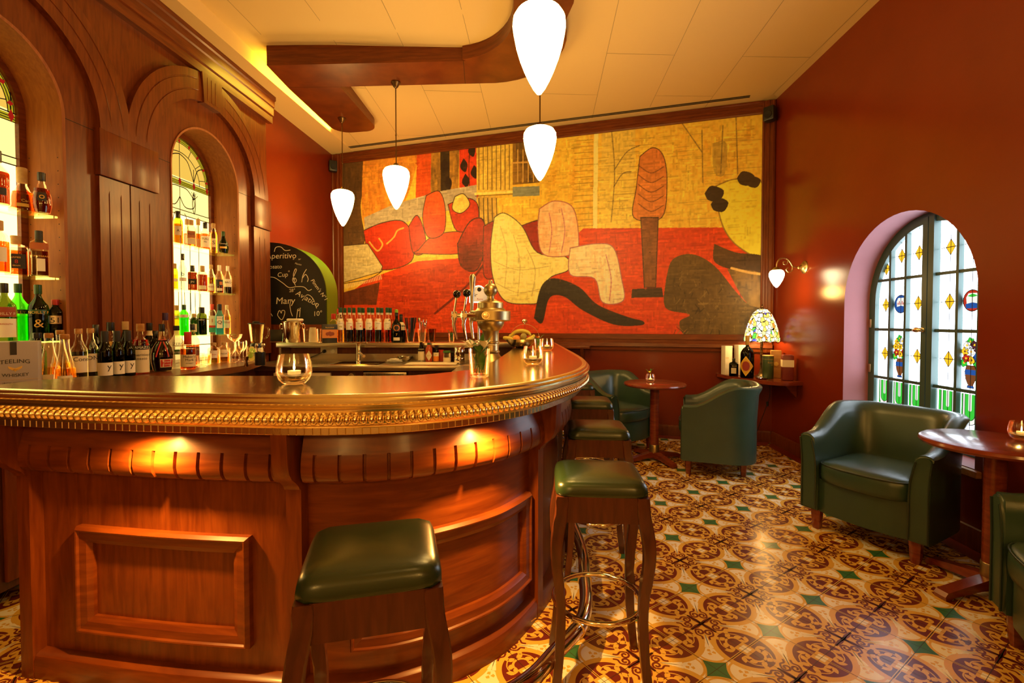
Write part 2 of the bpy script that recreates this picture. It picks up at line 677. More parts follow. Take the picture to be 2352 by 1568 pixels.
def arch_wall(bm, f, x, y0, y1, zb, zt, holes, n=28, mi=0):
    """wall face in plane x (frame f) with round-headed openings (yc, r, spring, sill)."""
    hs = sorted(holes)
    y = y0
    for yc, r, zs, sill in hs:
        face(bm, [f(x, y, zb), f(x, yc - r, zb), f(x, yc - r, zs), f(x, yc - r, zt), f(x, y, zt)], mi)
        if sill > zb:
            face(bm, [f(x, yc - r, zb), f(x, yc + r, zb), f(x, yc + r, sill), f(x, yc - r, sill)], mi)
        prev = None
        for k in range(n + 1):
            a = PI - PI * k / n
            p = (yc + r * math.cos(a), zs + r * math.sin(a))
            if prev:
                face(bm, [f(x, prev[0], prev[1]), f(x, p[0], p[1]), f(x, p[0], zt), f(x, prev[0], zt)], mi)
            prev = p
        y = yc + r
    face(bm, [f(x, y, zb), f(x, y1, zb), f(x, y1, zt), f(x, y, zt)], mi)


def arch_pts(yc, r, zs, sill, n=28):
    return [(yc - r, sill)] + [(yc + r * math.cos(PI - PI * k / n), zs + r * math.sin(PI - PI * k / n)) for k in range(n + 1)] + [(yc + r, sill)]


WIN = (-1.85, .615, 1.49, .47)
# ---- right wall with its deep window opening
bm = B()
arch_wall(bm, rw, 0, -7.6, 0.12, 0, WH, [WIN])
arch_wall(bm, rw, .40, -7.6, 0.12, 0, WH, [WIN])
for a, b in (((-7.6, 0), (-7.6, WH)), ((-7.6, WH), (.12, WH)), ((.12, WH), (.12, 0)), ((.12, 0), (-7.6, 0))):
    face(bm, [rw(0, *a), rw(0, *b), rw(.4, *b), rw(.4, *a)])
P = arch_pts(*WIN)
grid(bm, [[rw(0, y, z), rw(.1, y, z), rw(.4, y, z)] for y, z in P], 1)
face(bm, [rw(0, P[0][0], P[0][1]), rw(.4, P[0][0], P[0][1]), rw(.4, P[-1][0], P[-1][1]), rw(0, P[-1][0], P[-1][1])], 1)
bmesh.ops.remove_doubles(bm, verts=bm.verts[:], dist=1e-4)
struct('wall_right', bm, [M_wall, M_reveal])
# ---- mural wall, left wall and the wall behind the camera
bm = B()
prism(bm, [(-.6, 0), (6.1, 0), (6.1, WH), (-.6, WH)], lambda a, b, c: bw(a, c, b), 0, .35)
struct('wall_back', bm, M_wall)
bm = B()
box(bm, -.6, -.085, .0, 2.2, 0, WH)
box(bm, -.6, -.34, -4.4, .0, 0, WH)
box(bm, -.6, 0, -7.5, -4.4, 0, WH)
for v in bm.verts:
    v.co = bb(*v.co)
struct('wall_left', bm, M_wall)
bm = B()
box(bm, -3.6, 3.1, -2.4, -2.1, 0, WH)
struct('wall_near_unseen', bm, pm('pale_reflector_plaster', (.78, .62, .34), .6, mott=.1))  # unseen wall, pale colour chosen to brighten reflections in the bar rim


# ---- ceiling: gently rising panel field, with a lower border along the left wall
def strip_x(y):
    return -2.44 + .082 * (y - 4.58)


def ceil_z(x, y):
    db = max(0., back_y(x) - y)
    dr = max(0., right_x(y) - x)
    return 3.75 + .15 * min(1, dr / 4.6) * min(1, db / 2.4)


bm = B()
NY = 24
rows = []
for j in range(NY + 1):
    row = []
    for i in range(17):
        t = i / 16
        y1 = lambda x: back_y(x) + .12
        y = lerp(-2.3, 1, j / NY)
        xx0, xx1 = -3.3, 3.2
        x = lerp(-2.72, 2.95, t)
        y = lerp(-2.3, back_y(x) + .06, j / NY)
        row.append((x, y, ceil_z(x, y)))
    rows.append(row)
grid(bm, rows)
top = [[(p[0], p[1], p[2] + .3) for p in r] for r in rows]
grid(bm, top)
struct('ceiling', bm, M_ceil)
bm = B()
poly = [(strip_x(y), y) for y in (-2.1, 1., 4.5, 7.0)] + [(-2.75, 7.0), (left_x(5.1) - .1, 5.1), (left_x(-2.1) - .02, -2.1)]
prism(bm, poly, lambda a, b, c: Vector((a, b, c)), 3.75, 4.12)
struct('trim_2', bm, M_ceil)
bm = B()
for k in range(-4, 5):                                       # long panel joints
    X0 = .22 + .62 * k
    pts = []
    for y in [y * .3 for y in range(0, 24)]:
        x = X0 + .066 * (y - 4)
        if y < back_y(x) - .02 and strip_x(y) < x < right_x(y) - .05:
            pts.append((x, y))
    for a, b in zip(pts, pts[1:]):
        face(bm, [(a[0] - .0022, a[1], ceil_z(*a) - .0012), (a[0] + .0022, a[1], ceil_z(*a) - .0012),
                  (b[0] + .0022, b[1], ceil_z(*b) - .0012), (b[0] - .0022, b[1], ceil_z(*b) - .0012)])
    y = 3.3 + (k % 2) * 1.1
    while y < 6.6:
        a, b = (X0 + .066 * (y - 4), y), (X0 + .62 + .066 * (y - 4), y - .0)
        if b[0] < right_x(y) and y < back_y(b[0]) - .05 and a[0] > strip_x(y):
            q = [(lerp(a[0], b[0], t), y) for t in (0, .5, 1)]
            for c, d in zip(q, q[1:]):
                face(bm, [(c[0], c[1] - .002, ceil_z(*c) - .0012), (c[0], c[1] + .002, ceil_z(*c) - .0012), (d[0], d[1] + .002, ceil_z(*d) - .0012), (d[0], d[1] - .002, ceil_z(*d) - .0012)])
        y += 1.85
struct('trim_3', bm, M_seam)

# baseboards
bm = B()
prof = [(0, 0), (-.018, 0), (-.018, .105), (-.012, .125), (0, .13)]
grid(bm, [[rw(x, y, z) for x, z in prof] for y in (-7.5, -.02)])
struct('baseboard_right', bm, M_wood)
bm = B()
grid(bm, [[bw(u, x, z) for x, z in prof] for u in (2.6, 5.72)])
struct('baseboard_back', bm, M_wood)

# ---- the stained-glass casement window in the right wall
WG = bpy.data.objects.new('window_1', None)
COL.objects.link(WG)
WG['kind'] = 'structure'
bm = B()
yc, R, zs = -1.85, .60, 1.49
sill = .48
FX0, FX1 = .20, .27


def ring(bm, yc, r1, r0, zs, sill, x0, x1, mi=0, f=rw):
    a, b = arch_pts(yc, r1, zs, sill), arch_pts(yc, r0, zs, sill)
    grid(bm, [[f(x0, *p), f(x1, *p), f(x1, *q), f(x0, *q)] for p, q in zip(a, b)], mi, wrap_v=True)


ring(bm, yc, .62, .545, zs, sill, FX0, FX1)
for y0, y1, z0, z1 in ((yc - .6, yc + .6, sill - .02, sill + .06),):
    v = box(bm, FX0, FX1, y0, y1, z0, z1)
    for q in v:
        q.co = rw(*q.co)
obj('frame', bm, M_teal, WG)
for s, nm in ((1, 'casement'), (-1, 'casement')):
    bm = B()
    for y0, y1, x0, x1 in ((.004, .05, FX0 - .015, FX1),):
        a0, a1 = sorted((yc + s * y0, yc + s * y1))
        v = box(bm, x0, x1, a0, a1, sill + .05, zs + .585)
        for q in v:
            q.co = rw(*q.co)
    for yy in (.225, .385):                                   # upright glazing bars
        zt = zs + math.sqrt(.56 ** 2 - yy ** 2)
        v = box(bm, FX0, FX0 + .04, yc + s * yy - .011, yc + s * yy + .011, sill + .05, zt)
        for q in v:
            q.co = rw(*q.co)
    for zz in (.885, 1.272, 1.665):                           # level glazing bars
        yy = .56 if zz < zs else math.sqrt(.56 ** 2 - (zz - zs) ** 2)
        a0, a1 = sorted((yc + s * .03, yc + s * yy))
        v = box(bm, FX0 + .004, FX0 + .04, a0, a1, zz - .011, zz + .011)
        for q in v:
            q.co = rw(*q.co)
    obj(nm, bm, M_teal, WG)
GX = FX0 + .032
M_day = glow('daylit_frosted_glass', (.80, .89, 1.0), 9)
M_gy = glow('daylit_amber_glass', (1., .52, .02), 1.3)
M_gg = glow('daylit_green_glass', (.05, .62, .05), 1.0)
M_gb = glow('daylit_blue_glass', (.04, .16, .62), .6)
M_gr = glow('daylit_red_glass', (.8, .05, .02), .7)
M_gw = glow('daylit_white_glass', (.9, .88, .8), 1.1)
M_gk = glow('daylit_plum_glass', (.16, .04, .06), .6)
M_gt = glow('daylit_brown_glass', (.36, .11, .03), .6)
bm = B()
pts = arch_pts(yc, .555, zs, sill + .03, 20)
face(bm, [rw(GX, y, z) for y, z in pts])
obj('glass', bm, M_day, WG)
bm = B()
lead = B()


def gp(poly, mi, e=.001):
    face(bm, [rw(GX - e, y, z) for y, z in poly], mi)


def ll(p, q, w=.005):
    dy, dz = q[0] - p[0], q[1] - p[1]
    d = math.hypot(dy, dz) or 1
    oy, oz = -dz / d * w / 2, dy / d * w / 2
    face(lead, [rw(GX - .003, p[0] + oy, p[1] + oz), rw(GX - .003, q[0] + oy, q[1] + oz), rw(GX - .003, q[0] - oy, q[1] - oz), rw(GX - .003, p[0] - oy, p[1] - oz)])


def lp(poly, w=.005, close=True):
    for i in range(len(poly) - (0 if close else 1)):
        ll(poly[i], poly[(i + 1) % len(poly)], w)


for s in (1, -1):
    for ci, (ya, yb) in enumerate(((.06, .21), (.24, .37), (.40, .53))):
        ym = yc + s * (ya + yb) / 2
        h = (yb - ya) / 2
        ztop = zs + math.sqrt(max(0, .55 ** 2 - ((ya + yb) / 2) ** 2))
        ll((ym, sill + .05), (ym, ztop))
        for ri, (za, zb) in enumerate(((.9, 1.26), (1.29, 1.65), (1.68, ztop))):
            if zb - za < .06:
                continue
            zm = (za + zb) / 2
            if ri == 2:
                zm = min(1.84, zm + .03)
            if ci == 1 and ri == 1:                           # round picture pane
                rr = .066
                c = [(ym + rr * math.cos(t * PI / 10), zm + rr * 1.05 * math.sin(t * PI / 10)) for t in range(20)]
                gp(c, 2 if s > 0 else 3, .0012)
                gp([(ym - .04, zm - .035), (ym + .04, zm - .035), (ym + .046, zm + .02), (ym + .03, zm + .048), (ym - .03, zm + .048), (ym - .046, zm + .02)], 4, .0018)
                gp([(ym - .045, zm - .05), (ym + .045, zm - .05), (ym + .05, zm - .022), (ym, zm - .012), (ym - .05, zm - .022)], 2, .0022)
                if s > 0:
                    for k in range(5):
                        gp([(ym - .03 + .014 * k, zm - .005), (ym - .022 + .014 * k, zm - .005), (ym - .022 + .014 * k, zm + .012 + .012 * (k % 2)), (ym - .03 + .014 * k, zm + .012 + .012 * (k % 2))], 3, .0024)
                else:
                    gp([(ym - .04, zm + .03), (ym, zm + .045), (ym + .035, zm + .03), (ym, zm + .022)], 1, .0024)
                    gp([(ym - .02, zm), (ym + .02, zm), (ym + .03, zm + .012), (ym + .008, zm + .01), (ym - .008, zm + .022)], 4, .0026)
                lp(c, .006)
            elif ci == 1 and ri == 0:                         # vase of flowers
                zb0 = .905
                vz = [(0, .026), (.02, .018), (.06, .038), (.10, .044), (.125, .036), (.145, .030)]
                v = [(ym + w, zb0 + z) for z, w in vz] + [(ym - w, zb0 + z) for z, w in vz[::-1]]
                gp(v, 7, .0012)
                gp([(ym - .042, zb0 + .085), (ym + .042, zb0 + .085), (ym + .042, zb0 + .118), (ym - .042, zb0 + .118)], 2, .0016)
                gp([(ym - .028, zb0), (ym + .028, zb0), (ym + .02, zb0 + .014), (ym - .02, zb0 + .014)], 2, .0016)
                lp(v, .004)
                fl = [(-.042, .20, 2), (-.004, .18, 0), (.036, .19, 3), (-.05, .245, 6), (.0, .235, 4), (.045, .235, 0), (-.022, .28, 6), (.03, .275, 4), (0.005, .30, 1), (.05, .16, 1), (-.045, .155, 1)]
                if s > 0:
                    fl = [(a, b, {2: 3, 6: 4, 4: 0}.get(c, c)) for a, b, c in fl]
                for dy, dz, mi in fl:
                    c = [(ym + dy + .026 * (1 + .18 * math.cos(5 * t * PI / 8)) * math.cos(t * PI / 8), zb0 + dz + .026 * (1 + .18 * math.cos(5 * t * PI / 8)) * math.sin(t * PI / 8)) for t in range(16)]
                    gp(c, mi, .0018 + .0001 * mi)
                    lp(c, .003)
                    c = [(ym + dy + .008 * math.cos(t * PI / 3), zb0 + dz + .008 * math.sin(t * PI / 3)) for t in range(6)]
                    gp(c, 0 if mi != 0 else 7, .0028)
            else:                                            # amber lozenge on crossing leads
                ll((ym - h, zm), (ym + h, zm))
                dm = [(ym, zm + .055), (ym + .038, zm), (ym, zm - .055), (ym - .038, zm)]
                gp(dm, 0, .0012)
                lp(dm, .004)
        # green tongue panes below the bottom bar
        zt = .865
        t = lambda w, d: [(ym - s * .0 - w, zt)] + [(ym + w * math.cos(PI + PI * k / 8), zt - d + w * math.sin(PI + PI * k / 8)) for k in range(9)] + [(ym + w, zt)]
        gp([(ym - h, zt), (ym + h, zt), (ym + h, zt - .19), (ym - h, zt - .19)], 1, .0010)
        gp(t(.052, .15), 4, .0014)
        gp(t(.036, .135), 1, .0018)
        gp(t(.012, .10), 4, .0022)
        lp(t(.052, .15), .005, False)
        lp(t(.036, .135), .004, False)
        gp([(ym - h, .53), (ym + h, .53), (ym + h, .60), (ym - h, .60)], 1, .0010)
obj('stained_glass', bm, [M_gy, M_gg, M_gb, M_gr, M_gw, M_gw, M_gk, M_gt], WG)
obj('lead_came', lead, M_lead, WG)
bm = B()
lathe(bm, [(.018, 0), (.018, .006), (.008, .012)], 12, M=Matrix.Translation(rw(FX0 - .016, yc + .03, 1.275)) @ Matrix.Rotation(-PI / 2, 4, 'Y'))
ball(bm, rw(FX0 - .045, yc + .045, 1.275), .018, .04, .02)
obj('handle', bm, M_gold, WG)
bm = B()
for z in (.95, 1.32):
    v = rbox(bm, FX0 - .012, FX0 + .002, yc + .575, yc + .60, z - .035, z + .035, .004)
for q in bm.verts:
    q.co = rw(*q.co)
obj('hinge', bm, M_brass, WG)
bm = B()
rbox(bm, -.03, .205, -1.85 - .66, -1.85 + .66, .425, .465, .006)
for q in bm.verts:
    q.co = rw(*q.co)
struct('trim_4', bm, M_honey)

# ================================================================ MURAL (a plain painted salon of draperies, cushions and columns)
def px_ray(x, y):
    a, b = (x - 1176) / 1090, -(y - 766) / 1090
    c, s = math.cos(.024), math.sin(.024)
    return a, c + b * s, -s + b * c


def on_back(x, y):
    """photograph point -> (along the mural wall, height)"""
    rx, ry, rz = px_ray(x, y)
    ux, uy = math.cos(A_BW), math.sin(A_BW)
    nx, ny = -uy, ux
    t = (-2.6 * nx + 6.93 * ny) / (rx * nx + ry * ny)
    return (rx * t + 2.6) * ux + (ry * t - 6.93) * uy, rz * t + 1.33


def srgb(r, g, b):
    f = lambda v: v / 12.92 if v <= .04045 else ((v + .055) / 1.055) ** 2.4
    return np.array([f(r / 255), f(g / 255), f(b / 255)])


def pig(r, g, b):
    """pigment that reads as this colour under the warm lamps"""
    return np.clip(srgb(r, g, b) / np.array([1.0, .68, .32]) * 1.22, .003, .88)


U0, U1, Z0, Z1 = .19, 5.60, 1.19, 3.61
NU, NZ = 1240, 552
gu, gz = np.meshgrid(np.linspace(U0, U1, NU), np.linspace(Z0, Z1, NZ))
rng = np.random.default_rng(5)


def noise(nu, nz):
    g = rng.random((nz + 1, nu + 1))
    x = np.linspace(0, nu - 1e-6, NU)
    y = np.linspace(0, nz - 1e-6, NZ)
    xi, yi = x.astype(int), y.astype(int)
    fx, fy = (x - xi), (y - yi)[:, None]
    fx = fx * fx * (3 - 2 * fx)
    fy = fy * fy * (3 - 2 * fy)
    a = g[yi][:, xi] * (1 - fx) + g[yi][:, xi + 1] * fx
    b = g[yi + 1][:, xi] * (1 - fx) + g[yi + 1][:, xi + 1] * fx
    return a * (1 - fy) + b * fy


n_h = .5 * noise(18, 90) + .5 * noise(60, 150)            # level brush strokes
n_v = .5 * noise(110, 10) + .5 * noise(260, 30)           # upright brush strokes
n_b = noise(14, 7)
IMG = np.ones((NZ, NU, 3)) * pig(222, 160, 40)


def inside(P):
    P = [on_back(*p) for p in P]
    us, zs_ = [p[0] for p in P], [p[1] for p in P]
    m = np.zeros(gu.shape, bool)
    for i in range(len(P)):
        (x0, y0), (x1, y1) = P[i - 1], P[i]
        c = ((y0 > gz) != (y1 > gz))
        with np.errstate(divide='ignore', invalid='ignore'):
            xs = (x1 - x0) * (gz - y0) / (y1 - y0 + 1e-12) + x0
        m ^= c & (gu < xs)
    return m


def fillp(P, c1, c2=None, tex=None, outline=None, smooth=True, w=.012, a=1.):
    if smooth:
        P = [q[:2] for q in catmull([p + (0,) for p in P] + [P[0] + (0,)], 6)][:-1]
    m = inside(P)
    tx = (n_h if tex is None else tex)[m][:, None]
    col = pig(*c1) * (1 - tx) + pig(*(c2 or c1)) * tx
    IMG[m] = IMG[m] * (1 - a) + col * a
    if outline:
        strokep(P + [P[0]], w, outline, smooth=False)


def strokep(P, w, c, smooth=True, a=.9):
    if smooth:
        P = [q[:2] for q in catmull([p + (0,) for p in P], 6)]
    Q = [on_back(*p) for p in P]
    col = pig(*c)
    for (x0, y0), (x1, y1) in zip(Q, Q[1:]):
        lo_u, hi_u, lo_z, hi_z = min(x0, x1) - w, max(x0, x1) + w, min(y0, y1) - w, max(y0, y1) + w
        i0, i1 = np.searchsorted(gu[0], (lo_u, hi_u))
        j0, j1 = np.searchsorted(gz[:, 0], (lo_z, hi_z))
        if i1 <= i0 or j1 <= j0:
            continue
        X, Y = gu[j0:j1, i0:i1], gz[j0:j1, i0:i1]
        dx, dy = x1 - x0, y1 - y0
        t = np.clip(((X - x0) * dx + (Y - y0) * dy) / (dx * dx + dy * dy + 1e-12), 0, 1)
        d = np.hypot(X - x0 - t * dx, Y - y0 - t * dy)
        k = (np.clip((w * .5 - d) / .005 + .5, 0, 1) * a)[..., None]
        IMG[j0:j1, i0:i1] = IMG[j0:j1, i0:i1] * (1 - k) + col * k


OC, OC2, OCd = (232, 168, 42), (206, 132, 26), (150, 96, 22)
RD, RD2, RDd = (206, 62, 14), (176, 38, 10), (112, 24, 8)
INK = (44, 28, 12)
# ochre room, hanging cloths on the left
IMG[:] = pig(*OC) * (1 - n_v[..., None]) + pig(*OC2) * n_v[..., None]
fillp([(780, 350), (850, 350), (830, 470), (838, 560), (780, 560)], (60, 38, 14), (100, 60, 20), n_v)
fillp([(836, 350), (960, 340), (905, 520), (838, 520)], (214, 130, 30), (176, 86, 20), n_v)
fillp([(960, 335), (992, 335), (990, 470), (955, 480)], (205, 74, 18), (180, 50, 12), n_v, smooth=False)
fillp([(992, 330), (1056, 325), (1054, 455), (990, 465)], (190, 120, 30), (80, 50, 18), n_v, smooth=False)
fillp([(1012, 330), (1034, 328), (1034, 450), (1014, 452)], (64, 40, 14), (30, 20, 10), n_v, smooth=False)
fillp([(1056, 325), (1100, 322), (1100, 456), (1056, 458)], (206, 54, 14), (182, 40, 12), n_v, smooth=False)
for x, y in ((1084, 345), (1066, 380), (1090, 395), (1070, 415), (1022, 380), (1030, 420)):   # dark leaves on the red cloth
    fillp([(x, y - 16), (x + 9, y - 2), (x + 4, y + 16), (x - 8, y + 4)], (40, 22, 10), outline=None)
strokep([(1082, 330), (1078, 380), (1080, 440)], .012, INK)
fillp([(838, 500), (905, 470), (1010, 440), (1096, 425), (1096, 470), (980, 495), (840, 545)], (150, 116, 70), (172, 140, 84), n_h, smooth=False)
# fluted column
fillp([(1095, 325), (1178, 320), (1176, 440), (1096, 444)], (224, 168, 52), (180, 124, 34), n_v, smooth=False)
fillp([(1097, 452), (1140, 450), (1140, 540), (1099, 540)], (208, 150, 44), (150, 100, 30), n_v, smooth=False)
for k in range(8):
    strokep([(1101 + 10 * k, 334), (1101 + 10 * k, 436)], .011, (70, 44, 16), False)
    if k < 5:
        strokep([(1101 + 10 * k, 456), (1103 + 10 * k, 536)], .014, (50, 32, 12), False)
strokep([(1093, 446), (1180, 441)], .03, (230, 180, 70), False)
strokep([(1093, 451), (1180, 446)], .010, INK, False)
# dark window behind the column
fillp([(1178, 325), (1240, 320), (1240, 420), (1178, 425)], (56, 36, 14), (150, 96, 26), n_v, smooth=False)
for k in range(4):
    strokep([(1190 + 12 * k, 345), (1190 + 12 * k, 418)], .012, (200, 140, 50), False)
strokep([(1178, 375), (1240, 372)], .02, (190, 130, 46), False)
fillp([(1178, 430), (1240, 428), (1240, 450), (1178, 452)], (120, 108, 66), smooth=False)
# plain panelled ochre wall on the right with loose brush lines
fillp([(1365, 280), (1375, 278), (1372, 530), (1362, 530)], (238, 190, 80), smooth=False)
fillp([(1385, 290), (1460, 280), (1455, 520), (1375, 528)], (224, 166, 44), (190, 142, 50), n_b, smooth=False)
for k in range(15):
    strokep([(1320, 325 + 14 * k), (1362, 322 + 14 * k)], .008, (120, 76, 20), False, .7)
for k in range(12):
    x = 1390 + rng.random() * 80
    y = 320 + k * 16
    strokep([(x, y), (x + 30 + 30 * rng.random(), y - 3)], .008, (110, 72, 24), False, .6)
for k in range(16):
    x = 1540 + rng.random() * 160
    y = 300 + rng.random() * 210
    strokep([(x, y), (x + 30 + 50 * rng.random(), y - 4)], .01, (140, 94, 30), False, .45)
for p in (((1405, 300), (1412, 400), (1404, 510)), ((1412, 390), (1440, 350), (1470, 335)), ((1410, 430), (1430, 400), (1450, 395)), ((1612, 300), (1614, 420)), ((1660, 290), (1655, 400)), ((1690, 270), (1694, 400)), ((1560, 275), (1612, 350))):
    strokep(p, .012, (84, 58, 26), True, .7)
fillp([(1636, 330), (1668, 330), (1664, 400), (1640, 396)], (120, 92, 34), None, a=.5)
# red carpet
fillp([(780, 690), (850, 640), (960, 600), (1100, 590), (1320, 545), (1340, 525), (1760, 522), (1760, 775), (780, 775)], RD, RD2, n_h, smooth=False)
fillp([(880, 640), (1080, 600), (1110, 640), (960, 740), (880, 740)], (190, 54, 12), (150, 34, 10), n_h)
strokep([(1110, 610), (1070, 660), (1000, 720)], .03, (92, 22, 8))
# red sofas and cushions
fillp([(836, 530), (880, 512), (925, 508), (948, 540), (946, 600), (880, 620), (850, 590)], (196, 50, 14), (150, 30, 10), n_b, INK, w=.014)
strokep([(850, 556), (868, 576), (880, 562), (872, 548)], .022, (214, 132, 40))
strokep([(890, 560), (906, 545), (914, 530), (928, 524)], .022, (214, 132, 40))
fillp([(940, 520), (960, 495), (978, 540), (976, 580), (950, 580)], (186, 44, 12), (146, 28, 10), n_v, INK)
fillp([(962, 575), (1000, 540), (1075, 535), (1070, 580), (960, 582)], (204, 66, 18), (180, 46, 12), n_h, INK)
fillp([(980, 450), (1010, 440), (1024, 480), (1020, 535), (985, 545), (972, 500)], (206, 76, 22), (176, 44, 14), n_b, INK)
fillp([(1030, 470), (1070, 455), (1098, 470), (1095, 520), (1050, 530)], (184, 46, 12), (150, 30, 10), n_b, INK)
fillp([(1046, 452), (1066, 446), (1080, 470), (1060, 490), (1040, 480)], (226, 170, 60), (214, 150, 46), n_b, INK)
fillp([(1052, 560), (1080, 510), (1110, 505), (1118, 560), (1096, 620), (1060, 610)], (170, 40, 12), (60, 24, 10), n_b, INK, w=.016)
fillp([(1112, 520), (1140, 510), (1150, 560), (1140, 630), (1112, 630)], (170, 38, 12), (120, 26, 10), n_v, INK)
fillp([(1195, 520), (1250, 505), (1276, 540), (1262, 575), (1210, 578)], (150, 28, 10), (110, 20, 8), n_v, INK)
# little stone table at the left edge
fillp([(786, 565), (846, 560), (880, 612), (876, 624), (786, 650)], (196, 160, 84), (170, 132, 62), n_h, INK, smooth=False)
for k in range(24):
    strokep([(788 + k * 3.8, 655 - k * 1.0), (790 + k * 3.8, 664 - k * 1.0)], .01, (214, 176, 96), False)
strokep([(786, 652), (850, 640), (880, 622)], .012, INK)
fillp([(788, 672), (874, 648), (866, 700), (788, 700)], (112, 48, 14), (84, 36, 12), n_v, smooth=False)
# cream cloth thrown over a settee
fillp([(1136, 500), (1160, 490), (1200, 520), (1235, 580), (1300, 590), (1306, 620), (1262, 640), (1245, 690), (1210, 698), (1160, 690), (1134, 640), (1128, 570)], (236, 192, 84), (222, 172, 60), n_b, INK, w=.012)
for p in (((1150, 520), (1165, 580), (1160, 660)), ((1180, 540), (1195, 600), (1190, 680)), ((1210, 570), (1230, 620), (1222, 680)), ((1135, 600), (1190, 620), (1260, 612)), ((1140, 650), (1190, 672), (1240, 664))):
    strokep(p, .010, (150, 112, 44), True, .6)
# rose-coloured drapery
fillp([(1240, 480), (1275, 462), (1318, 480), (1330, 560), (1316, 585), (1250, 585), (1236, 530)], (230, 140, 66), (220, 166, 92), n_v, (150, 70, 50), w=.012)
fillp([(1310, 570), (1370, 560), (1410, 570), (1428, 640), (1432, 690), (1384, 694), (1366, 640), (1310, 630)], (232, 160, 80), (236, 184, 104), n_v, (150, 76, 56), w=.012)
for p in (((1262, 490), (1268, 530), (1262, 580)), ((1290, 480), (1298, 530), (1290, 580)), ((1392, 585), (1404, 640), (1400, 690))):
    strokep(p, .014, (170, 84, 70), True, .7)
# black sash across the carpet
fillp([(1228, 730), (1244, 660), (1274, 640), (1330, 660), (1372, 700), (1440, 728), (1476, 738), (1470, 746), (1410, 744), (1340, 712), (1296, 680), (1262, 684), (1246, 740)], (52, 36, 16), (30, 22, 12), n_h, INK)
# tall draped stand
fillp([(1470, 360), (1500, 340), (1524, 360), (1532, 420), (1520, 500), (1456, 500), (1462, 430)], (206, 112, 32), (170, 78, 24), n_b, INK, w=.010)
for k in range(5):
    strokep([(1466, 380 + 22 * k), (1495, 398 + 22 * k), (1524, 384 + 22 * k)], .011, (104, 52, 18), True, .8)
fillp([(1472, 500), (1512, 500), (1506, 660), (1480, 660)], (140, 70, 24), (96, 50, 18), n_v, INK, smooth=False)
fillp([(1452, 664), (1520, 660), (1524, 682), (1450, 684)], (60, 34, 14), None, smooth=False)
# furs and a round ochre cushion at the right
fillp([(1640, 430), (1690, 412), (1752, 425), (1752, 580), (1700, 570), (1660, 520)], (236, 190, 40), (222, 170, 30), n_b, (130, 90, 24), w=.014)
for x, y, r in ((1640, 445, 22), (1652, 470, 20), (1712, 410, 20), (1730, 418, 16)):
    fillp([(x - r, y), (x - r * .3, y - r * .8), (x + r, y - r * .3), (x + r * .5, y + r * .8), (x - r * .6, y + r * .7)], (48, 30, 12), (70, 44, 18), n_b)
fillp([(1640, 560), (1690, 580), (1752, 590), (1752, 640), (1680, 620), (1640, 600)], (52, 32, 12), (96, 58, 22), n_b)
fillp([(1670, 618), (1752, 632), (1752, 720), (1710, 690)], (150, 100, 34), (66, 44, 16), n_v)
strokep([(1680, 616), (1720, 626), (1752, 630)], .026, (214, 150, 60))
fillp([(1530, 640), (1545, 596), (1590, 584), (1640, 610), (1690, 670), (1720, 700), (1752, 714), (1752, 775), (1590, 775), (1560, 740), (1584, 722), (1528, 706)], (66, 42, 14), (104, 68, 22), .5 * n_b + .5 * n_v)
for k in range(90):
    x, y = 1545 + rng.random() * 190, 610 + rng.random() * 150
    if y > 606 + (x - 1590) * .62:
        strokep([(x, y), (x + rng.normal() * 8, y + 14)], .012, (40, 26, 10) if k % 2 else (122, 84, 30), False, .6)
for k in range(7000):                                        # loose brush strokes over everything
    j, i = int(rng.integers(9, NZ - 9)), int(rng.integers(24, NU - 24))
    c = IMG[j, i] * (.72 + .56 * rng.random())
    w, h = (int(rng.integers(5, 22)), 2) if rng.random() < .62 else (2, int(rng.integers(5, 15)))
    sl = np.s_[max(0, j - h):j + h, max(0, i - w):i + w]
    near = (np.abs(IMG[sl] - IMG[j, i]).sum(-1, keepdims=True) < .22) * .7
    IMG[sl] = IMG[sl] * (1 - near) + c * near
IMG *= (.86 + .28 * noise(200, 90))[..., None]
IMG = np.clip(IMG, .002, .85)


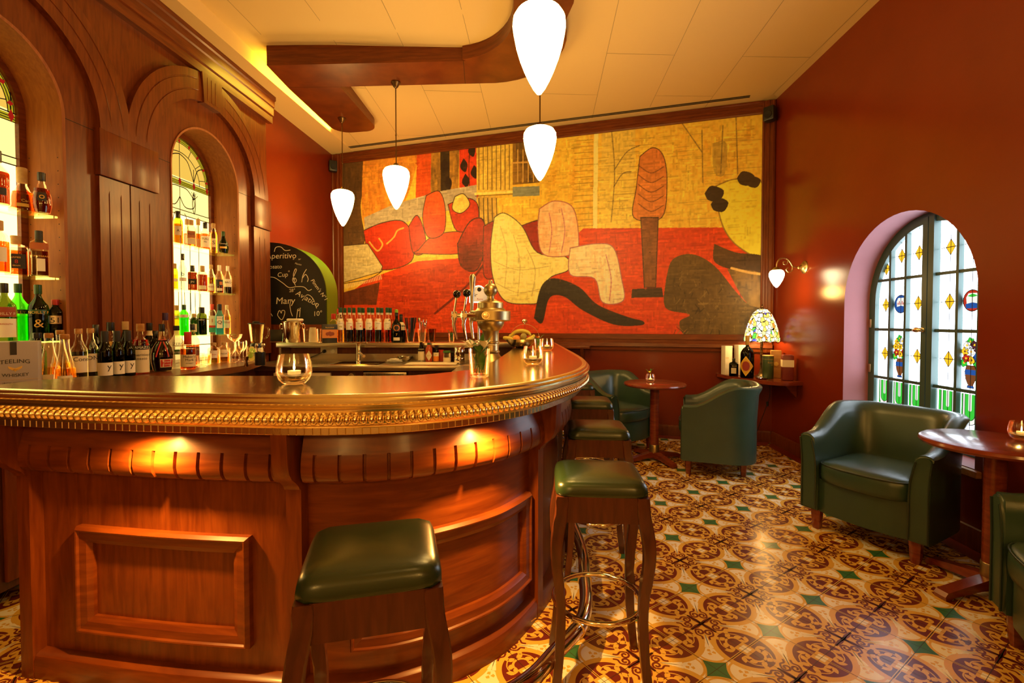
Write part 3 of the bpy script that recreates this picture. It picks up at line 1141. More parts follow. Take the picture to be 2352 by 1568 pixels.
def build_mural():
    T = thing('wall_mural', 'large painted mural in ochre and red in a moulded mahogany frame', 'painting', bw(0, 0, 0), A_BW)
    idx = np.arange(NU * NZ).reshape(NZ, NU)
    V = np.stack([gu.ravel(), np.full(NU * NZ, -.016), gz.ravel()], 1)
    Q = np.stack([idx[:-1, :-1], idx[:-1, 1:], idx[1:, 1:], idx[1:, :-1]], -1).reshape(-1, 4)
    me = bpy.data.meshes.new('canvas')
    me.from_pydata(V.tolist(), [], Q.tolist())
    ca = me.color_attributes.new('paint', 'FLOAT_COLOR', 'POINT')
    c = np.concatenate([IMG.reshape(-1, 3), np.ones((NU * NZ, 1))], 1).astype(np.float32)
    ca.data.foreach_set('color', c.ravel())
    me.materials.append(attrmat('mural_paint', .42, 0, .4, .08))
    o = bpy.data.objects.new('canvas', me)
    COL.objects.link(o)
    o.parent = T

    def rail(pts, u):
        bm = B()
        grid(bm, pts)
        obj('frame_molding', bm, M_woodh if u else M_wood, T, 25)
    pf = [(0, 0), (0, .03), (.02, .034), (.03, .026), (.07, .026), (.078, .036), (.11, .036), (.118, .026), (.15, .026), (.158, .034), (.178, .03), (.18, .006)]
    rail([[(u, -x, z) for u, x in pf] for z in (1.0, 3.74)], 0)
    rail([[(5.72 - u * .68, -x, z) for u, x in pf] for z in (.995, 3.74)], 0)
    rail([[(u, -x, 3.745 - z * .80) for z, x in pf] for u in (.17, 5.60)], 1)
    pb = [(1.195, .006), (1.19, .034), (1.13, .036), (1.125, .028), (1.09, .028), (1.085, .05), (1.045, .054), (1.04, .034), (1.0, .03), (.995, 0)]
    rail([[(u, -x, z) for z, x in pb] for u in (.0, 5.72)], 1)


build_mural()

# ================================================================ BACK BAR (panelled wall with two lit niches)
BBT = thing('back_bar', 'mahogany panelled back bar with two lit arched bottle niches under a deep cornice', 'back bar', bb(0, 0, 0), A_BB)
ARCH = ((-.885, .405, 2.60, 1.0), (-2.565, .405, 2.60, 1.0))      # far niche, near niche
idf = lambda x, y, z: Vector((x, y, z))
bm = B()
arch_wall(bm, idf, 0, -4.35, 0.02, .0, 3.75, ARCH)
face(bm, [(0, .02, 0), (-.34, .02, 0), (-.34, .02, 3.75), (0, .02, 3.75)])
obj('panel', bm, M_wood, BBT)
bm = B()
for y0, y1, z0, z1 in ((-.48, -.24, 2.598, 2.602), (-1.64, -1.29, 2.598, 2.602), (-2.16, -1.95, 2.598, 2.602)):
    box(bm, .0, .0008, y0, y1, z0, z1)
obj('panel_joint', bm, M_slot, BBT)
for yc_, r_, zs_, si_ in ARCH:
    bm = B()
    P = arch_pts(yc_, r_, zs_, si_, 32)
    grid(bm, [[(.004, y, z), (-.27, y, z)] for y, z in P])
    P2 = arch_pts(yc_, r_ + .018, zs_, si_, 32)
    grid(bm, [[(.004, *p), (.008, *q), (.0, *q)] for p, q in zip(P, [(lerp(a[0], b[0], .9), lerp(a[1], b[1], .9)) for a, b in zip(P, P2)])])
    obj('niche_lining', bm, M_niche, BBT)
    bm = B()
    box(bm, -.27, -.001, yc_ - r_, yc_ + r_, .96, 1.0)
    obj('niche_sill', bm, M_woodx, BBT)
    bm = B()
    ring(bm, yc_, r_ + .005, r_ - .042, zs_, si_, -.268, -.235, 0, idf)
    obj('glass_frame', bm, M_woodx, BBT)
    bm = B()
    for s in (1, -1):
        for k in range(16):
            z = 1.12 + k * .082
            y = yc_ + s * (r_ - .0006)
            for x in (-.03, -.22):
                ball(bm, (x, y, z), .0035, .001, .0035, 6, 4)
    obj('shelf_pin_holes', bm, M_slot, BBT)
    # carved archivolt in two halves, and a keystone
    for s in (1, -1):
        bm = B()
        n = 22
        rows = []
        for k in range(n + 1):
            a = lerp(0.0, PI / 2 - .16, k / n)
            row = []
            fade = 1.
            gd = .005 if 2 <= k <= n - 2 else 0.
            for rr, x in ((.86, 0), (.86, .045), (.797, .048), (.794, .048 - gd), (.788, .048 - gd), (.785, .048), (.705, .048), (.702, .048 - gd), (.696, .048 - gd), (.693, .048), (.63, .045), (.62, .045), (.62, 0)):
                row.append((x, yc_ + s * rr * math.cos(a), 2.615 + rr * math.sin(a)))
            rows.append(row)
        V = grid(bm, rows)
        for r in (V[0], V[-1]):
            bm.faces.new(r)
        obj('archivolt', bm, M_wood, BBT, 25)
    bm = B()
    poly = [(yc_ - .105, 3.22), (yc_ + .105, 3.22), (yc_ + .125, 3.475), (yc_ - .125, 3.475)]
    prism(bm, poly, lambda a, b, c: Vector((c, a, b)), 0, .062)
    for k in (-1, 0, 1):
        box(bm, .062, .064, yc_ + k * .05 - .015, yc_ + k * .05 + .015, 3.25, 3.45)
    obj('keystone', bm, M_wood, BBT)
for y0, y1 in ((-.262, .02), (-1.705, -1.475), (-1.945, -1.715), (-3.42, -3.19), (-3.66, -3.43)):
    bm = B()                                                   # fluted pilaster with capital block
    m = (y0 + y1) / 2
    w = y1 - y0
    xs = [(y0, 0), (y0, .03)]
    for c in (m - .045, m + .045):
        xs += [(c - .0045, .03), (c - .003, .025), (c + .003, .025), (c + .0045, .03)]
    xs += [(y1, .03), (y1, 0)]
    rows = []
    for z in (1.0, 1.02, 2.20, 2.22, 2.305):
        g = 1 if 1.01 < z < 2.21 else 0
        rows.append([(.03 if (x == .025 and not g) else x, y, z) for y, x in xs])
    grid(bm, rows)
    obj('pilaster', bm, M_wood, BBT, 25)
    bm = B()
    rbox(bm, 0, .046, y0 - .006, y1 + .006, 2.31, 2.62, .003)
    obj('capital', bm, M_wood, BBT)
bm = B()
pf = [(0, 3.47), (.052, 3.47), (.052, 3.545), (.066, 3.55), (.066, 3.63), (.078, 3.64), (.078, 3.70), (.092, 3.71), (.092, 3.75), (0, 3.75)]
V = grid(bm, [[(x, y, z) for x, z in pf] for y in (-4.35, -3, -1.5, .06)])
bm.faces.new(V[-1])
obj('cornice', bm, M_woodx, BBT, 25)

# lit stained-glass panels in the niches, lamp falloff put into glow stepped by height
M_opal_bright = glow('backlit_opal_bright', (1.0, .70, .24), 3.4)
M_opal_fading = glow('backlit_opal_fading', (1.0, .74, .22), 1.7)
M_amber_dim = glow('backlit_amber_dim', (1.0, .60, .09), .95)
M_yel1 = glow('backlit_yellow_glass', (.80, .62, .02), .62)
M_ruby = glow('backlit_ruby_glass', (.62, .02, .01), .6)
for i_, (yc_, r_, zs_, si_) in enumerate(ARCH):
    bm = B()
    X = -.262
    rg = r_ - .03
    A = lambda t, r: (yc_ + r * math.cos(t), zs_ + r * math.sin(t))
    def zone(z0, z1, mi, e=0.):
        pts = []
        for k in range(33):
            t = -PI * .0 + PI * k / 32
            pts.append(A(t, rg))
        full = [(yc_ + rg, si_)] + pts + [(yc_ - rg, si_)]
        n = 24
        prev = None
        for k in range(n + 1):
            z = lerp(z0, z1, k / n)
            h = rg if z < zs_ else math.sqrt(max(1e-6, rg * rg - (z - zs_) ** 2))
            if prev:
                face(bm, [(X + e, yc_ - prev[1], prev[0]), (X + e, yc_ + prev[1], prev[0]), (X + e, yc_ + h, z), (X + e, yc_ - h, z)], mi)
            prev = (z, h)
    zone(si_, 2.34, 0)  # brightest zone low, dimmer above, standing for a lamp behind the lower part
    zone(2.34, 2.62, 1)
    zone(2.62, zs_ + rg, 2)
    ld = B()
    def sl(pts, w=.006, smooth=True):
        w = w * 1.5
        if smooth and len(pts) > 2:
            pts = [p[:2] for p in catmull([p + (0,) for p in pts], 6)]
        for q in ribbon(pts, w):
            face(ld, [(X + .004, a, b) for a, b in q])
    def patch(pts, mi, e=.002):
        face(bm, [(X + e, a, b) for a, b in pts], mi)
    for j, rr in enumerate((rg - .018, rg - .034, rg - .050)):   # yellow border bands round the head
        sl([A(PI * k / 24, rr) for k in range(25)], .004, False)
    for k in range(24):
        patch([A(PI * k / 24, rg), A(PI * (k + 1) / 24, rg), A(PI * (k + 1) / 24, rg - .05), A(PI * k / 24, rg - .05)], 3)
    for k in range(9):
        t = PI * (k + .5) / 9
        c = A(t, rg - .034)
        patch([(c[0] + .020 * math.cos(t), c[1] + .020 * math.sin(t)), (c[0] - .016 * math.sin(t), c[1] + .016 * math.cos(t)),
               (c[0] - .020 * math.cos(t), c[1] - .020 * math.sin(t)), (c[0] + .016 * math.sin(t), c[1] - .016 * math.cos(t))], 4, .006)
    sl([A(PI * k / 24, rg - .13) for k in range(25)], .005, False)
    for k in range(7):
        t = PI * (k + .5) / 7
        sl([A(t, rg - .05), A(t, rg - .13)], .004, False)
    for z, mi in ((2.56, 3), (2.575, 3), (2.59, 3)):
        patch([(yc_ - rg, z - .006), (yc_ + rg, z - .006), (yc_ + rg, z + .008), (yc_ - rg, z + .008)], 3)
        sl([(yc_ - rg, z - .008), (yc_ + rg, z - .008)], .004, False)
    sl([(yc_ - rg, 2.605), (yc_ + rg, 2.605)], .005, False)
    for k in range(5):
        y = yc_ + (k - 2) * .17
        patch([(y, 2.545), (y + .018, 2.585), (y, 2.625), (y - .018, 2.585)], 4, .006)
        sl([(y, 2.62), (y, 2.83 if k == 2 else 2.74)], .005, False)
    for s in (-1, 1):
        sl([(yc_, 2.83), (yc_ + s * .10, 2.78), (yc_ + s * .17, 2.62)])
        sl([(yc_ + s * .17, 2.62), (yc_ + s * .22, 2.74), (yc_ + s * .30, 2.78)])
        sl([(yc_, 2.54), (yc_ + s * .09, 2.53), (yc_ + s * .17, 2.45), (yc_ + s * .16, 2.38), (yc_ + s * .06, 2.37), (yc_, 2.45)])
        sl([(yc_ + s * .17, 2.53), (yc_ + s * .19, 2.43), (yc_ + s * .17, 2.33), (yc_ + s * .15, 2.43), (yc_ + s * .17, 2.53)])
        for k in range(5):
            a = PI * (.2 + .15 * k)
            sl([(yc_ + s * .17, 2.46), (yc_ + s * .17 + .06 * math.cos(a), 2.47 + .065 * math.sin(a))], .004, False)
        sl([(yc_ + s * .11, 2.0), (yc_ + s * .08, 2.25), (yc_ + s * .05, 2.31)], .005)
        sl([(yc_ + s * .22, 1.3), (yc_ + s * .22, 2.31)], .005, False)
        sl([(yc_ + s * .11, 1.2), (yc_ + s * .11, 2.0)], .005, False)
        for k in (0, 1):
            y = yc_ + s * (.07 + .13 * k)
            sl([(y - .035, 1.60), (y - .03, 1.42), (y, 1.36), (y + .03, 1.42), (y + .035, 1.60)], .005)
    sl([(yc_, 1.0), (yc_, 2.54)], .005, False)
    for z in (2.29, 2.335, 1.12, 1.36):
        sl([(yc_ - rg, z), (yc_ + rg, z)], .005, False)
    patch([(yc_ - rg, 2.29), (yc_ + rg, 2.29), (yc_ + rg, 2.335), (yc_ - rg, 2.335)], 1, .003)
    g = obj('stained_glass_panel', bm, [M_opal_bright, M_opal_fading, M_amber_dim, M_yel1, M_ruby], BBT)
    obj('lead_lines', ld, M_lead, g)

# glass shelves in the niches (each lifts out)
M_shelf = glass('green_edged_shelf_glass', (.80, .92, .70), .02, .3)
SH = (1.215, 1.605, 1.985)
for i_, (yc_, r_, *_x) in enumerate(ARCH):
    for k_, z_ in enumerate(SH):
        bm = B()
        box(bm, -.225, -.035, yc_ - r_ + .004, yc_ + r_ - .004, z_ - .010, z_)
        for v in bm.verts:
            v.co = bb(*v.co)
        o = obj('glass_shelf', bm, M_shelf)
        tag(o, '%s glass shelf in the %s arched niche' % (('bottom', 'middle', 'top')[k_], ('far', 'near left')[i_]), 'shelf', 'glass shelves of the back bar')

# ---- back counter under the niches
BCT = thing('back_counter', 'low wooden counter crowded with bottles along the foot of the back bar', 'counter', bb(0, 0, 0), A_BB)
bm = B()
prism(bm, [(.05, -4.3), (.70, -4.3), (.70, -1.43), (.50, -.85), (.05, -.78)], lambda a, b, c: Vector((a, b, c)), .956, 1.0)
obj('worktop', bm, M_woodx, BCT)
bm = B()
box(bm, .05, .45, -1.45, -.86, .1, .954)
box(bm, .02, .52, -3.0, -1.45, .1, .954)
box(bm, .02, .06, -4.3, -3.0, .0, .954)
box(bm, .06, .50, -4.3, -3.0, .50, .54)
box(bm, .06, .50, -4.3, -3.0, .10, .14)
obj('carcass', bm, M_dark, BCT)
bm = B()
for k in range(3):
    rbox(bm, .52, .54, -2.95 + k * .5, -2.48 + k * .5, .14, .90, .004)
obj('door', bm, M_wood, BCT)

# ================================================================ THE BAR COUNTER
CT = [(-1.90, 1.638), (-1.31, 1.541), (-.95, 1.500), (-.647, 1.477), (-.42, 1.500), (-.253, 1.561), (-.10, 1.655), (.039, 1.771), (.135, 1.895), (.213, 2.031),
      (.297, 2.20), (.359, 2.38), (.403, 2.56), (.437, 2.80), (.460, 3.2), (.475, 4.16), (.485, 5.2), (.485, 5.6)]
_c = catmull(CT, 14)
_L = [0.]
for a, b in zip(_c, _c[1:]):
    _L.append(_L[-1] + math.dist(a, b))
LEN = _L[-1]


def at_s(s):
    s = max(0, min(LEN - 1e-6, s))
    i = max(0, int(np.searchsorted(_L, s)) - 1)
    t = (s - _L[i]) / (_L[i + 1] - _L[i])
    return lerp(_c[i][0], _c[i + 1][0], t), lerp(_c[i][1], _c[i + 1][1], t)


def frame_s(s):
    a, b = at_s(s - .03), at_s(s + .03)
    dx, dy = b[0] - a[0], b[1] - a[1]
    d = math.hypot(dx, dy)
    p = at_s(s)
    return p[0], p[1], dy / d, -dx / d          # point and outward normal


def s_near(x, y):
    return min((math.dist(at_s(k * .005), (x, y)), k * .005) for k in range(int(LEN / .005)))[1]


def P3(s, off, z):
    x, y, nx, ny = frame_s(s)
    return Vector((x + nx * off, y + ny * off, z))


def sweep(bm, s0, s1, prof, step=.03, mi=0, caps=True, closed=False):
    n = max(2, int((s1 - s0) / step))
    V = grid(bm, [[P3(lerp(s0, s1, k / n), o, z) for o, z in prof] for k in range(n + 1)], mi, wrap_v=closed)
    if caps:
        for r in (V[0], V[-1]):
            f = bm.faces.new(r)
            f.material_index = mi


BAR = thing('bar_counter', 'curved mahogany bar counter with a shining pewter top and beaded brass rim', 'bar', (0, 0, 0))
INN = [(.075, 5.6), (.064, 5.0), (.015, 4.2), (-.036, 3.57), (-.085, 3.0), (-.149, 2.45), (-.20, 2.30), (-.276, 2.205), (-.34, 2.13), (-.426, 2.055), (-.6, 2.035), (-1.1, 2.031), (-1.80, 2.031), (-1.89, 1.86)]
bm = B()
outer = [(P3(s, -.004, 0).x, P3(s, -.004, 0).y) for s in [LEN * k / 90 for k in range(91)]]
poly = outer + INN
prism(bm, poly, lambda a, b, c: Vector((a, b, c)), 1.10, 1.062)
obj('countertop', bm, M_top, BAR, 30)
bm = B()
sweep(bm, 0, LEN, [(-.03, 1.099), (-.014, 1.1035), (-.004, 1.102), (.003, 1.096), (.003, 1.091), (.010, 1.089), (.0155, 1.083), (.0155, 1.076), (.010, 1.070), (.0, 1.067), (-.001, 1.063), (.005, 1.058), (.004, 1.049), (-.002, 1.043), (-.004, 1.035), (-.004, 1.010), (-.008, 1.004), (-.018, 1.000), (-.022, .994), (-.03, .992), (-.034, .968), (-.05, .968), (-.05, 1.06)], .03)
obj('rim_molding', bm, M_gold, BAR, 40)
bm = B()
nb = int(LEN / .0255)
for k in range(nb):
    s = (k + .5) * LEN / nb
    x, y, nx, ny = frame_s(s)
    a = math.atan2(nx, -ny)
    if s > 4.2 and k % 2:
        pass
    M = Matrix.Rotation(a, 4, 'Z')
    ball(bm, (x + nx * -.002, y + ny * -.002, 1.0225), .0130, .0165, .0170, 12, 8, M=M)
obj('bead_trim', bm, M_gold, BAR)
bm = B()
nb = int(LEN / .0265)
for k in range(nb):
    s = (k + .5) * LEN / nb
    x, y, nx, ny = frame_s(s)
    M = Matrix.Translation((x, y, 0)) @ Matrix.Rotation(math.atan2(nx, -ny), 4, 'Z')
    rbox(bm, -.0128, .0128, .0285, .045, .969, .9925, .0018, 1, M=M)
obj('dentil_trim', bm, M_gold, BAR)

sC = [s_near(-1.832, 1.627), s_near(-.752, 1.484), s_near(.232, 2.068), s_near(.47, 3.9)]
cw = .027
# convex frieze with carved slots between the corbels
pfz = [(-.118, .975), (-.105, .93), (-.096, .90), (-.092, .888), (-.091, .884), (-.087, .86), (-.085, .835), (-.089, .812), (-.099, .795), (-.115, .786), (-.135, .783), (-.160, .783)]
for q, (a, b) in enumerate(((sC[0] + cw, sC[1] - cw), (sC[1] + cw + .018, sC[2] - cw - .004), (sC[2] + cw, sC[3] - cw))):
    bm = B()
    ng = max(3, int((b - a) / .0835))
    st = [(a, 0)]
    for k in range(ng):
        g = a + (b - a) * (k + .55) / ng
        st += [(g - .0065, 0), (g - .004, 1), (g + .004, 1), (g + .0065, 0)]
    st.append((b, 0))
    full = []
    for (s0, m0), (s1, m1) in zip(st, st[1:]):
        full.append((s0, m0))
        if s1 - s0 > .03:
            full.append(((s0 + s1) / 2, 0))
    full.append(st[-1])
    V = grid(bm, [[P3(s, o - (.011 if m and .784 < z < .886 else 0), z) for o, z in pfz] for s, m in full])
    for r in (V[0], V[-1]):
        bm.faces.new(r)
    obj('frieze', bm, M_woodh, BAR, 50)
    bm = B()
    sweep(bm, a - .02, b + .02, [(-.165, .79), (-.165, .0), (-.22, .0), (-.22, .79)], .04)
    obj('front_panel', bm, M_woodh if q == 1 else M_wood, BAR)
# corbel posts with an S-curved bracket
for k, s in enumerate(sC):
    bm = B()
    pc = [(-.03, .972), (-.034, .90), (-.036, .868), (-.044, .838), (-.062, .812), (-.088, .792), (-.104, .776), (-.110, .764), (-.118, .764), (-.118, .0), (-.24, .0), (-.24, .972)]
    x, y, nx, ny = frame_s(s)
    tx, ty = -ny, nx
    f = lambda a, b, c: Vector((x + nx * a + tx * c, y + ny * a + ty * c, b))
    prism(bm, pc, f, -cw, cw)
    ed = [e for e in bm.edges if e.calc_face_angle(0) > .6]
    bmesh.ops.bevel(bm, geom=[e for e in ed if abs((e.verts[0].co - e.verts[1].co).length) < 2], offset=.003, segments=2, affect='EDGES')
    obj('corbel_post', bm, M_wood, BAR, 30)
# raised panel frames
zt, zb = .578, .182


def panel_frame(a, b, q):
    bm = B()
    m = .062
    pr = lambda d: [(-.165, d), (-.144, d), (-.130, d - .009), (-.131, d - .014), (-.138, d - .018), (-.142, d - m + .018), (-.146, d - m + .012), (-.152, d - m), (-.166, d - m)]
    def rail(z, up):
        n = max(2, int((b - a) / .03))
        rows = []
        for k in range(n + 1):
            row = []
            for o, d in pr(0):
                # mitre the corners
                ss = lerp(a - d * 1.0, b + d * 1.0, k / n)
                row.append(P3(ss, o, z + (d if up else -d)))
            rows.append(row)
        grid(bm, rows)
    rail(zt, True)
    rail(zb, False)
    for s, sg in ((a, 1), (b, -1)):
        rows = []
        for k in range(2):
            row = []
            for o, d in pr(0):
                z = lerp(zb - d, zt + d, k)
                row.append(P3(s - sg * d, o, z))
            rows.append(row)
        grid(bm, rows)
    obj('raised_panel', bm, M_woodh, BAR, 22)


sa, sb = s_near(-1.635, 1.595), s_near(-.935, 1.497)
panel_frame(sa, sb, 0)
panel_frame(sC[1] + .20, sC[2] - .055, 1)
bm = B()
sweep(bm, sC[0], sC[3], [(-.12, 0), (-.12, .065), (-.126, .082), (-.14, .092), (-.17, .095), (-.17, 0)], .04)
obj('plinth', bm, M_woodh, BAR)
bm = B()
for s in (s_near(-1.215, 1.53), s_near(-.085, 1.66)):
    x, y, nx, ny = frame_s(s)
    lathe(bm, [(.016, .972), (.016, .988), (.020, .99)], 12, (x - nx * .046, y - ny * .046, 0))
obj('halogen_housing', bm, M_black, BAR)
bm = B()
for p in INN[:-1]:
    pass
pi = [(a - .0, b) for a, b in INN]
grid(bm, [[(lerp(a, -.9, .0) - (.0), b, z) for z in (.06, 1.062)] for a, b in [(.03, 5.55), (-.03, 4.2), (-.08, 3.5), (-.13, 3.0), (-.19, 2.5), (-.32, 2.22), (-.45, 2.11), (-1.1, 2.0), (-1.76, 2.0)]])
obj('back_panel', bm, M_dark, BAR)

# foot rail on brackets
FR = thing('foot_rail', 'polished tubular foot rail curving round the base of the bar', 'foot rail', (0, 0, 0))
RP = [(-1.3, 1.40), (-.7, 1.385), (-.27, 1.42), (-.08, 1.462), (.055, 1.555), (.157, 1.69), (.260, 1.832), (.312, 1.979), (.338, 2.18), (.368, 2.5), (.345, 3.1), (.345, 4.0), (.36, 5.0)]
bm = B()
tube(bm, [(x, y, .135) for x, y in catmull(RP, 6)], .029, 14)
obj('rail', bm, M_chrome, FR, 60)
for x, y in ((.260, 1.832), (.338, 2.18), (-.7, 1.385)):
    bm = B()
    i = min(range(len(RP)), key=lambda k: math.dist(RP[k], (x, y)))
    a, b = RP[max(0, i - 1)], RP[min(len(RP) - 1, i + 1)]
    d = Vector((b[0] - a[0], b[1] - a[1], 0)).normalized() * .016
    p = Vector((x, y, .135))
    tube(bm, [p - d, p + d], .033, 14)
    obj('collar', bm, M_gold, FR)
for x, y, u, v in ((.260, 1.832, .09, 1.985), (.36, 2.46, .24, 2.50), (-.7, 1.385, -.69, 1.60)):
    bm = B()
    p, q = Vector((x, y, .125)), Vector((u, v, .07))
    t = (q - p).normalized()
    n = Vector((-t.y, t.x, 0)) * .014
    for sgn in (0, .028):
        grid(bm, [[p + n + Vector((0, 0, sgn * 0)), p - n, q - n, q + n]][0:1] * 1 + [[p + n - Vector((0, 0, .006)), p - n - Vector((0, 0, .006)), q - n - Vector((0, 0, .006)), q + n - Vector((0, 0, .006))]])
        break
    obj('bracket', bm, M_gold, FR)

# ================================================================ CEILING THINGS
CAN = thing('ceiling_canopy', 'curved mahogany canopy fixed under the ceiling above the bar', 'ceiling canopy', (0, 0, 3.71))
bm = B()
arcp = lambda cx, cy, r, a0, a1, n=10: [(cx + r * math.cos(lerp(a0, a1, k / n)), cy + r * math.sin(lerp(a0, a1, k / n))) for k in range(n + 1)]
poly = ([(-2.275, 4.46), (-.42, 4.385)] + arcp(-.60, 3.77, .61, PI / 2 - .25, .0, 10) + [(.02, 3.2), (-.06, -.6), (.40, -.6), (.46, 3.6)] +
        arcp(-.25, 4.08, .71, -.35, PI / 2 + .05, 12) + [(-1.742, 4.86), (-1.672, 5.75)] + arcp(-1.86, 5.80, .19, 0, PI / 2, 6) + arcp(-2.03, 5.83, .19, PI / 2, PI, 6) + [(-2.275, 4.9)])
def canz(a, b):
    return ceil_z(a, b) - 3.71 + .02
A_ = [bm.verts.new((a, b, 0)) for a, b in poly]
D_ = [bm.verts.new((a, b, canz(a, b))) for a, b in poly]
bm.faces.new(A_[::-1])
bm.faces.new(D_)
for i in range(len(poly)):
    bm.faces.new((A_[i], A_[(i + 1) % len(poly)], D_[(i + 1) % len(poly)], D_[i]))
obj('canopy_body', bm, M_woodh, CAN)
bm = B()
a = [(-.445, 4.386, -.0008), (-.441, 4.386, -.0008), (-.465, 4.79, -.0008), (-.469, 4.79, -.0008)]
face(bm, a)
face(bm, [(-1.745, 4.86, -.0008), (-2.272, 4.866, -.0008), (-2.272, 4.870, -.0008), (-1.745, 4.864, -.0008)])
obj('canopy_joint', bm, M_slot, CAN)

PEND = [(-1.985, 5.60, 3.71), (-1.155, 4.77, 3.71), (.222, 3.81, 3.71), (.134, 2.38, 3.71)]


def pendant(label, loc):
    T = thing('pendant_lamp', label, 'lamp', loc, 0, 'opal pendant lamps over the bar')
    d = 3.71 - 2.455
    bm = B()
    lathe(bm, [(.047, 0), (.047, -.008), (.036, -.022), (.024, -.045), (.010, -.058), (.0, -.06)], 16)
    obj('ceiling_cup', bm, M_bronze, T)
    bm = B()
    tube(bm, [(0, 0, -.05), (0, 0, -d + .42)], .0055, 8)
    ball(bm, (0, 0, -.52), .009, nv=6, nu=8)
    obj('rod', bm, M_bronze, T)
    bm = B()
    lathe(bm, [(.020, -d + .455), (.030, -d + .44), (.062, -d + .425), (.070, -d + .412), (.0, -d + .41)], 18)
    obj('shade_cap', bm, M_bronze, T)
    bm = B()
    pr = [(0, 0), (.012, .006), (.030, .030), (.052, .070), (.075, .12), (.096, .175), (.114, .235), (.126, .295), (.1315, .335), (.128, .372), (.112, .398), (.085, .412), (.04, .418), (0, .419)]
    lathe(bm, [(r, z - d) for r, z in pr], 28)
    obj('opal_shade', bm, M_pend, T)
    lamp('pendant_bulb', 'POINT', (loc[0], loc[1], loc[2] - d - .07), 20, WARM, .06)
    return T


for lb, lc in zip(('opal pendant lamp farthest from the viewer, beside the mural corner', 'opal pendant lamp hung from the straight front of the canopy',
                   'opal pendant lamp seen straight below the big one', 'nearest and biggest opal pendant lamp at the top edge'), PEND):
    pendant(lb, lc)
bm = B()
vp = [(Vector((-2.264, 6.659, 0)), Vector((2.55, 5.145, 0)))]
a, b = vp[0]
t = (b - a).normalized()
n = Vector((-t.y, t.x, 0))
for k in (-1, 1):
    c = n * (.016 * k)
    N_ = 24
    for i in range(N_):
        p, q = a + (b - a) * (i / N_) + c, a + (b - a) * ((i + 1) / N_) + c
        zz = lambda v: ceil_z(v.x, v.y) - .003
        face(bm, [(p - n * .011).to_tuple()[:2] + (zz(p),), (q - n * .011).to_tuple()[:2] + (zz(q),), (q + n * .011).to_tuple()[:2] + (zz(q),), (p + n * .011).to_tuple()[:2] + (zz(p),)])
o = obj('air_vent', bm, M_slot)
tag(o, 'long narrow double slot vent in the ceiling along the mural', 'vent')
for lb, (x, y, z), rz in (('small black wall speaker at the upper right corner of the mural', bw(5.66, -.09, 3.565), -.9), ('small black wall speaker at the upper left corner of the mural', bw(.075, -.09, 3.55), .5)):
    T = thing('wall_speaker', lb, 'speaker', (x, y, z), rz, 'corner speakers')
    bm = B()
    rbox(bm, -.055, .055, -.05, .05, -.075, .075, .012)
    obj('speaker_box', bm, M_black, T)
    bm = B()
    lathe(bm, [(.04, 0), (.036, .008), (.0, .003)], 14, M=Matrix.Translation((0, -.051, -.015)) @ Matrix.Rotation(PI / 2, 4, 'X'))
    obj('speaker_cone', bm, M_slot, T)
    bm = B()
    box(bm, -.015, .015, .05, .085, -.02, .02)
    obj('bracket', bm, M_black, T)

# ================================================================ SEATING AND TABLES
def bar_stool(label, loc, rz):
    T = thing('bar_stool', label, 'bar stool', loc, rz, 'bar stools with green leather seats')
    bm = B()
    rows = []
    N_ = 44
    for ring_, (f, z) in enumerate(((.0, .787), (.4, .786), (.7, .782), (.87, .776), (.945, .768), (.982, .757), (1.0, .742), (1.003, .732), (.985, .727))):
        row = []
        for k in range(N_):
            a = 2 * PI * k / N_
            c, s = math.cos(a), math.sin(a)
            q = 1 / (abs(c) ** 10 + abs(s) ** 10) ** .1
            row.append((.161 * f * c * q + 1e-5 * c, .152 * f * s * q + 1e-5 * s, z))
        rows.append(row)
    V = grid(bm, rows, 0, wrap_v=True)
    bm.faces.new(V[-1])
    obj('seat', bm, M_pad, T, 60)
    bm = B()
    for x0, x1, y0, y1 in ((-.125, .125, -.150, -.128), (-.125, .125, .128, .150), (-.155, -.133, -.12, .12), (.133, .155, -.12, .12)):
        box(bm, x0, x1, y0, y1, .638, .728)
    obj('apron', bm, M_dark, T)
    for sx in (-1, 1):
        for sy in (-1, 1):
            bm = B()
            pts, rr = [], []
            for o, z, w in ((.138, .727, .030), (.142, .66, .031), (.156, .58, .030), (.157, .50, .027), (.146, .40, .024), (.141, .30, .023), (.148, .15, .022), (.166, .0, .021)):
                pts.append((sx * o, sy * o * .96, z))
                rr.append(w)
            cc = catmull([p + (r,) for p, r in zip(pts, rr)], 3)
            tube(bm, [c[:3] for c in cc], [c[3] for c in cc], 4, sqr=True)
            bmesh.ops.bevel(bm, geom=[e for e in bm.edges if abs(e.verts[0].co.z - e.verts[1].co.z) > .012], offset=.004, segments=1, affect='EDGES')
            obj('leg', bm, M_dark, T, 40)
    bm = B()
    tube(bm, [(.128 * 1.28 * math.cos(k * PI / 20), .128 * 1.28 * math.sin(k * PI / 20), .295) for k in range(40)], .0095, 8, closed=True)
    obj('foot_ring', bm, M_chrome, T, 70)
    return T


st = bar_stool('bar stool standing nearest the viewer in front of the curved panel', (-.348, 1.175, 0), math.radians(14))
for lb, x, y, a in (('first bar stool beside the right curve of the bar, fully in view', .322, 1.765, -4), ('second bar stool along the right side of the bar', .458, 2.56, -4),
                    ('third bar stool along the bar, mostly hidden by the counter rim', .555, 3.42, -5), ('farthest bar stool, only a sliver of seat showing behind the rim', .575, 4.35, 0)):
    dup(st, (x, y, 0), math.radians(a), lb)


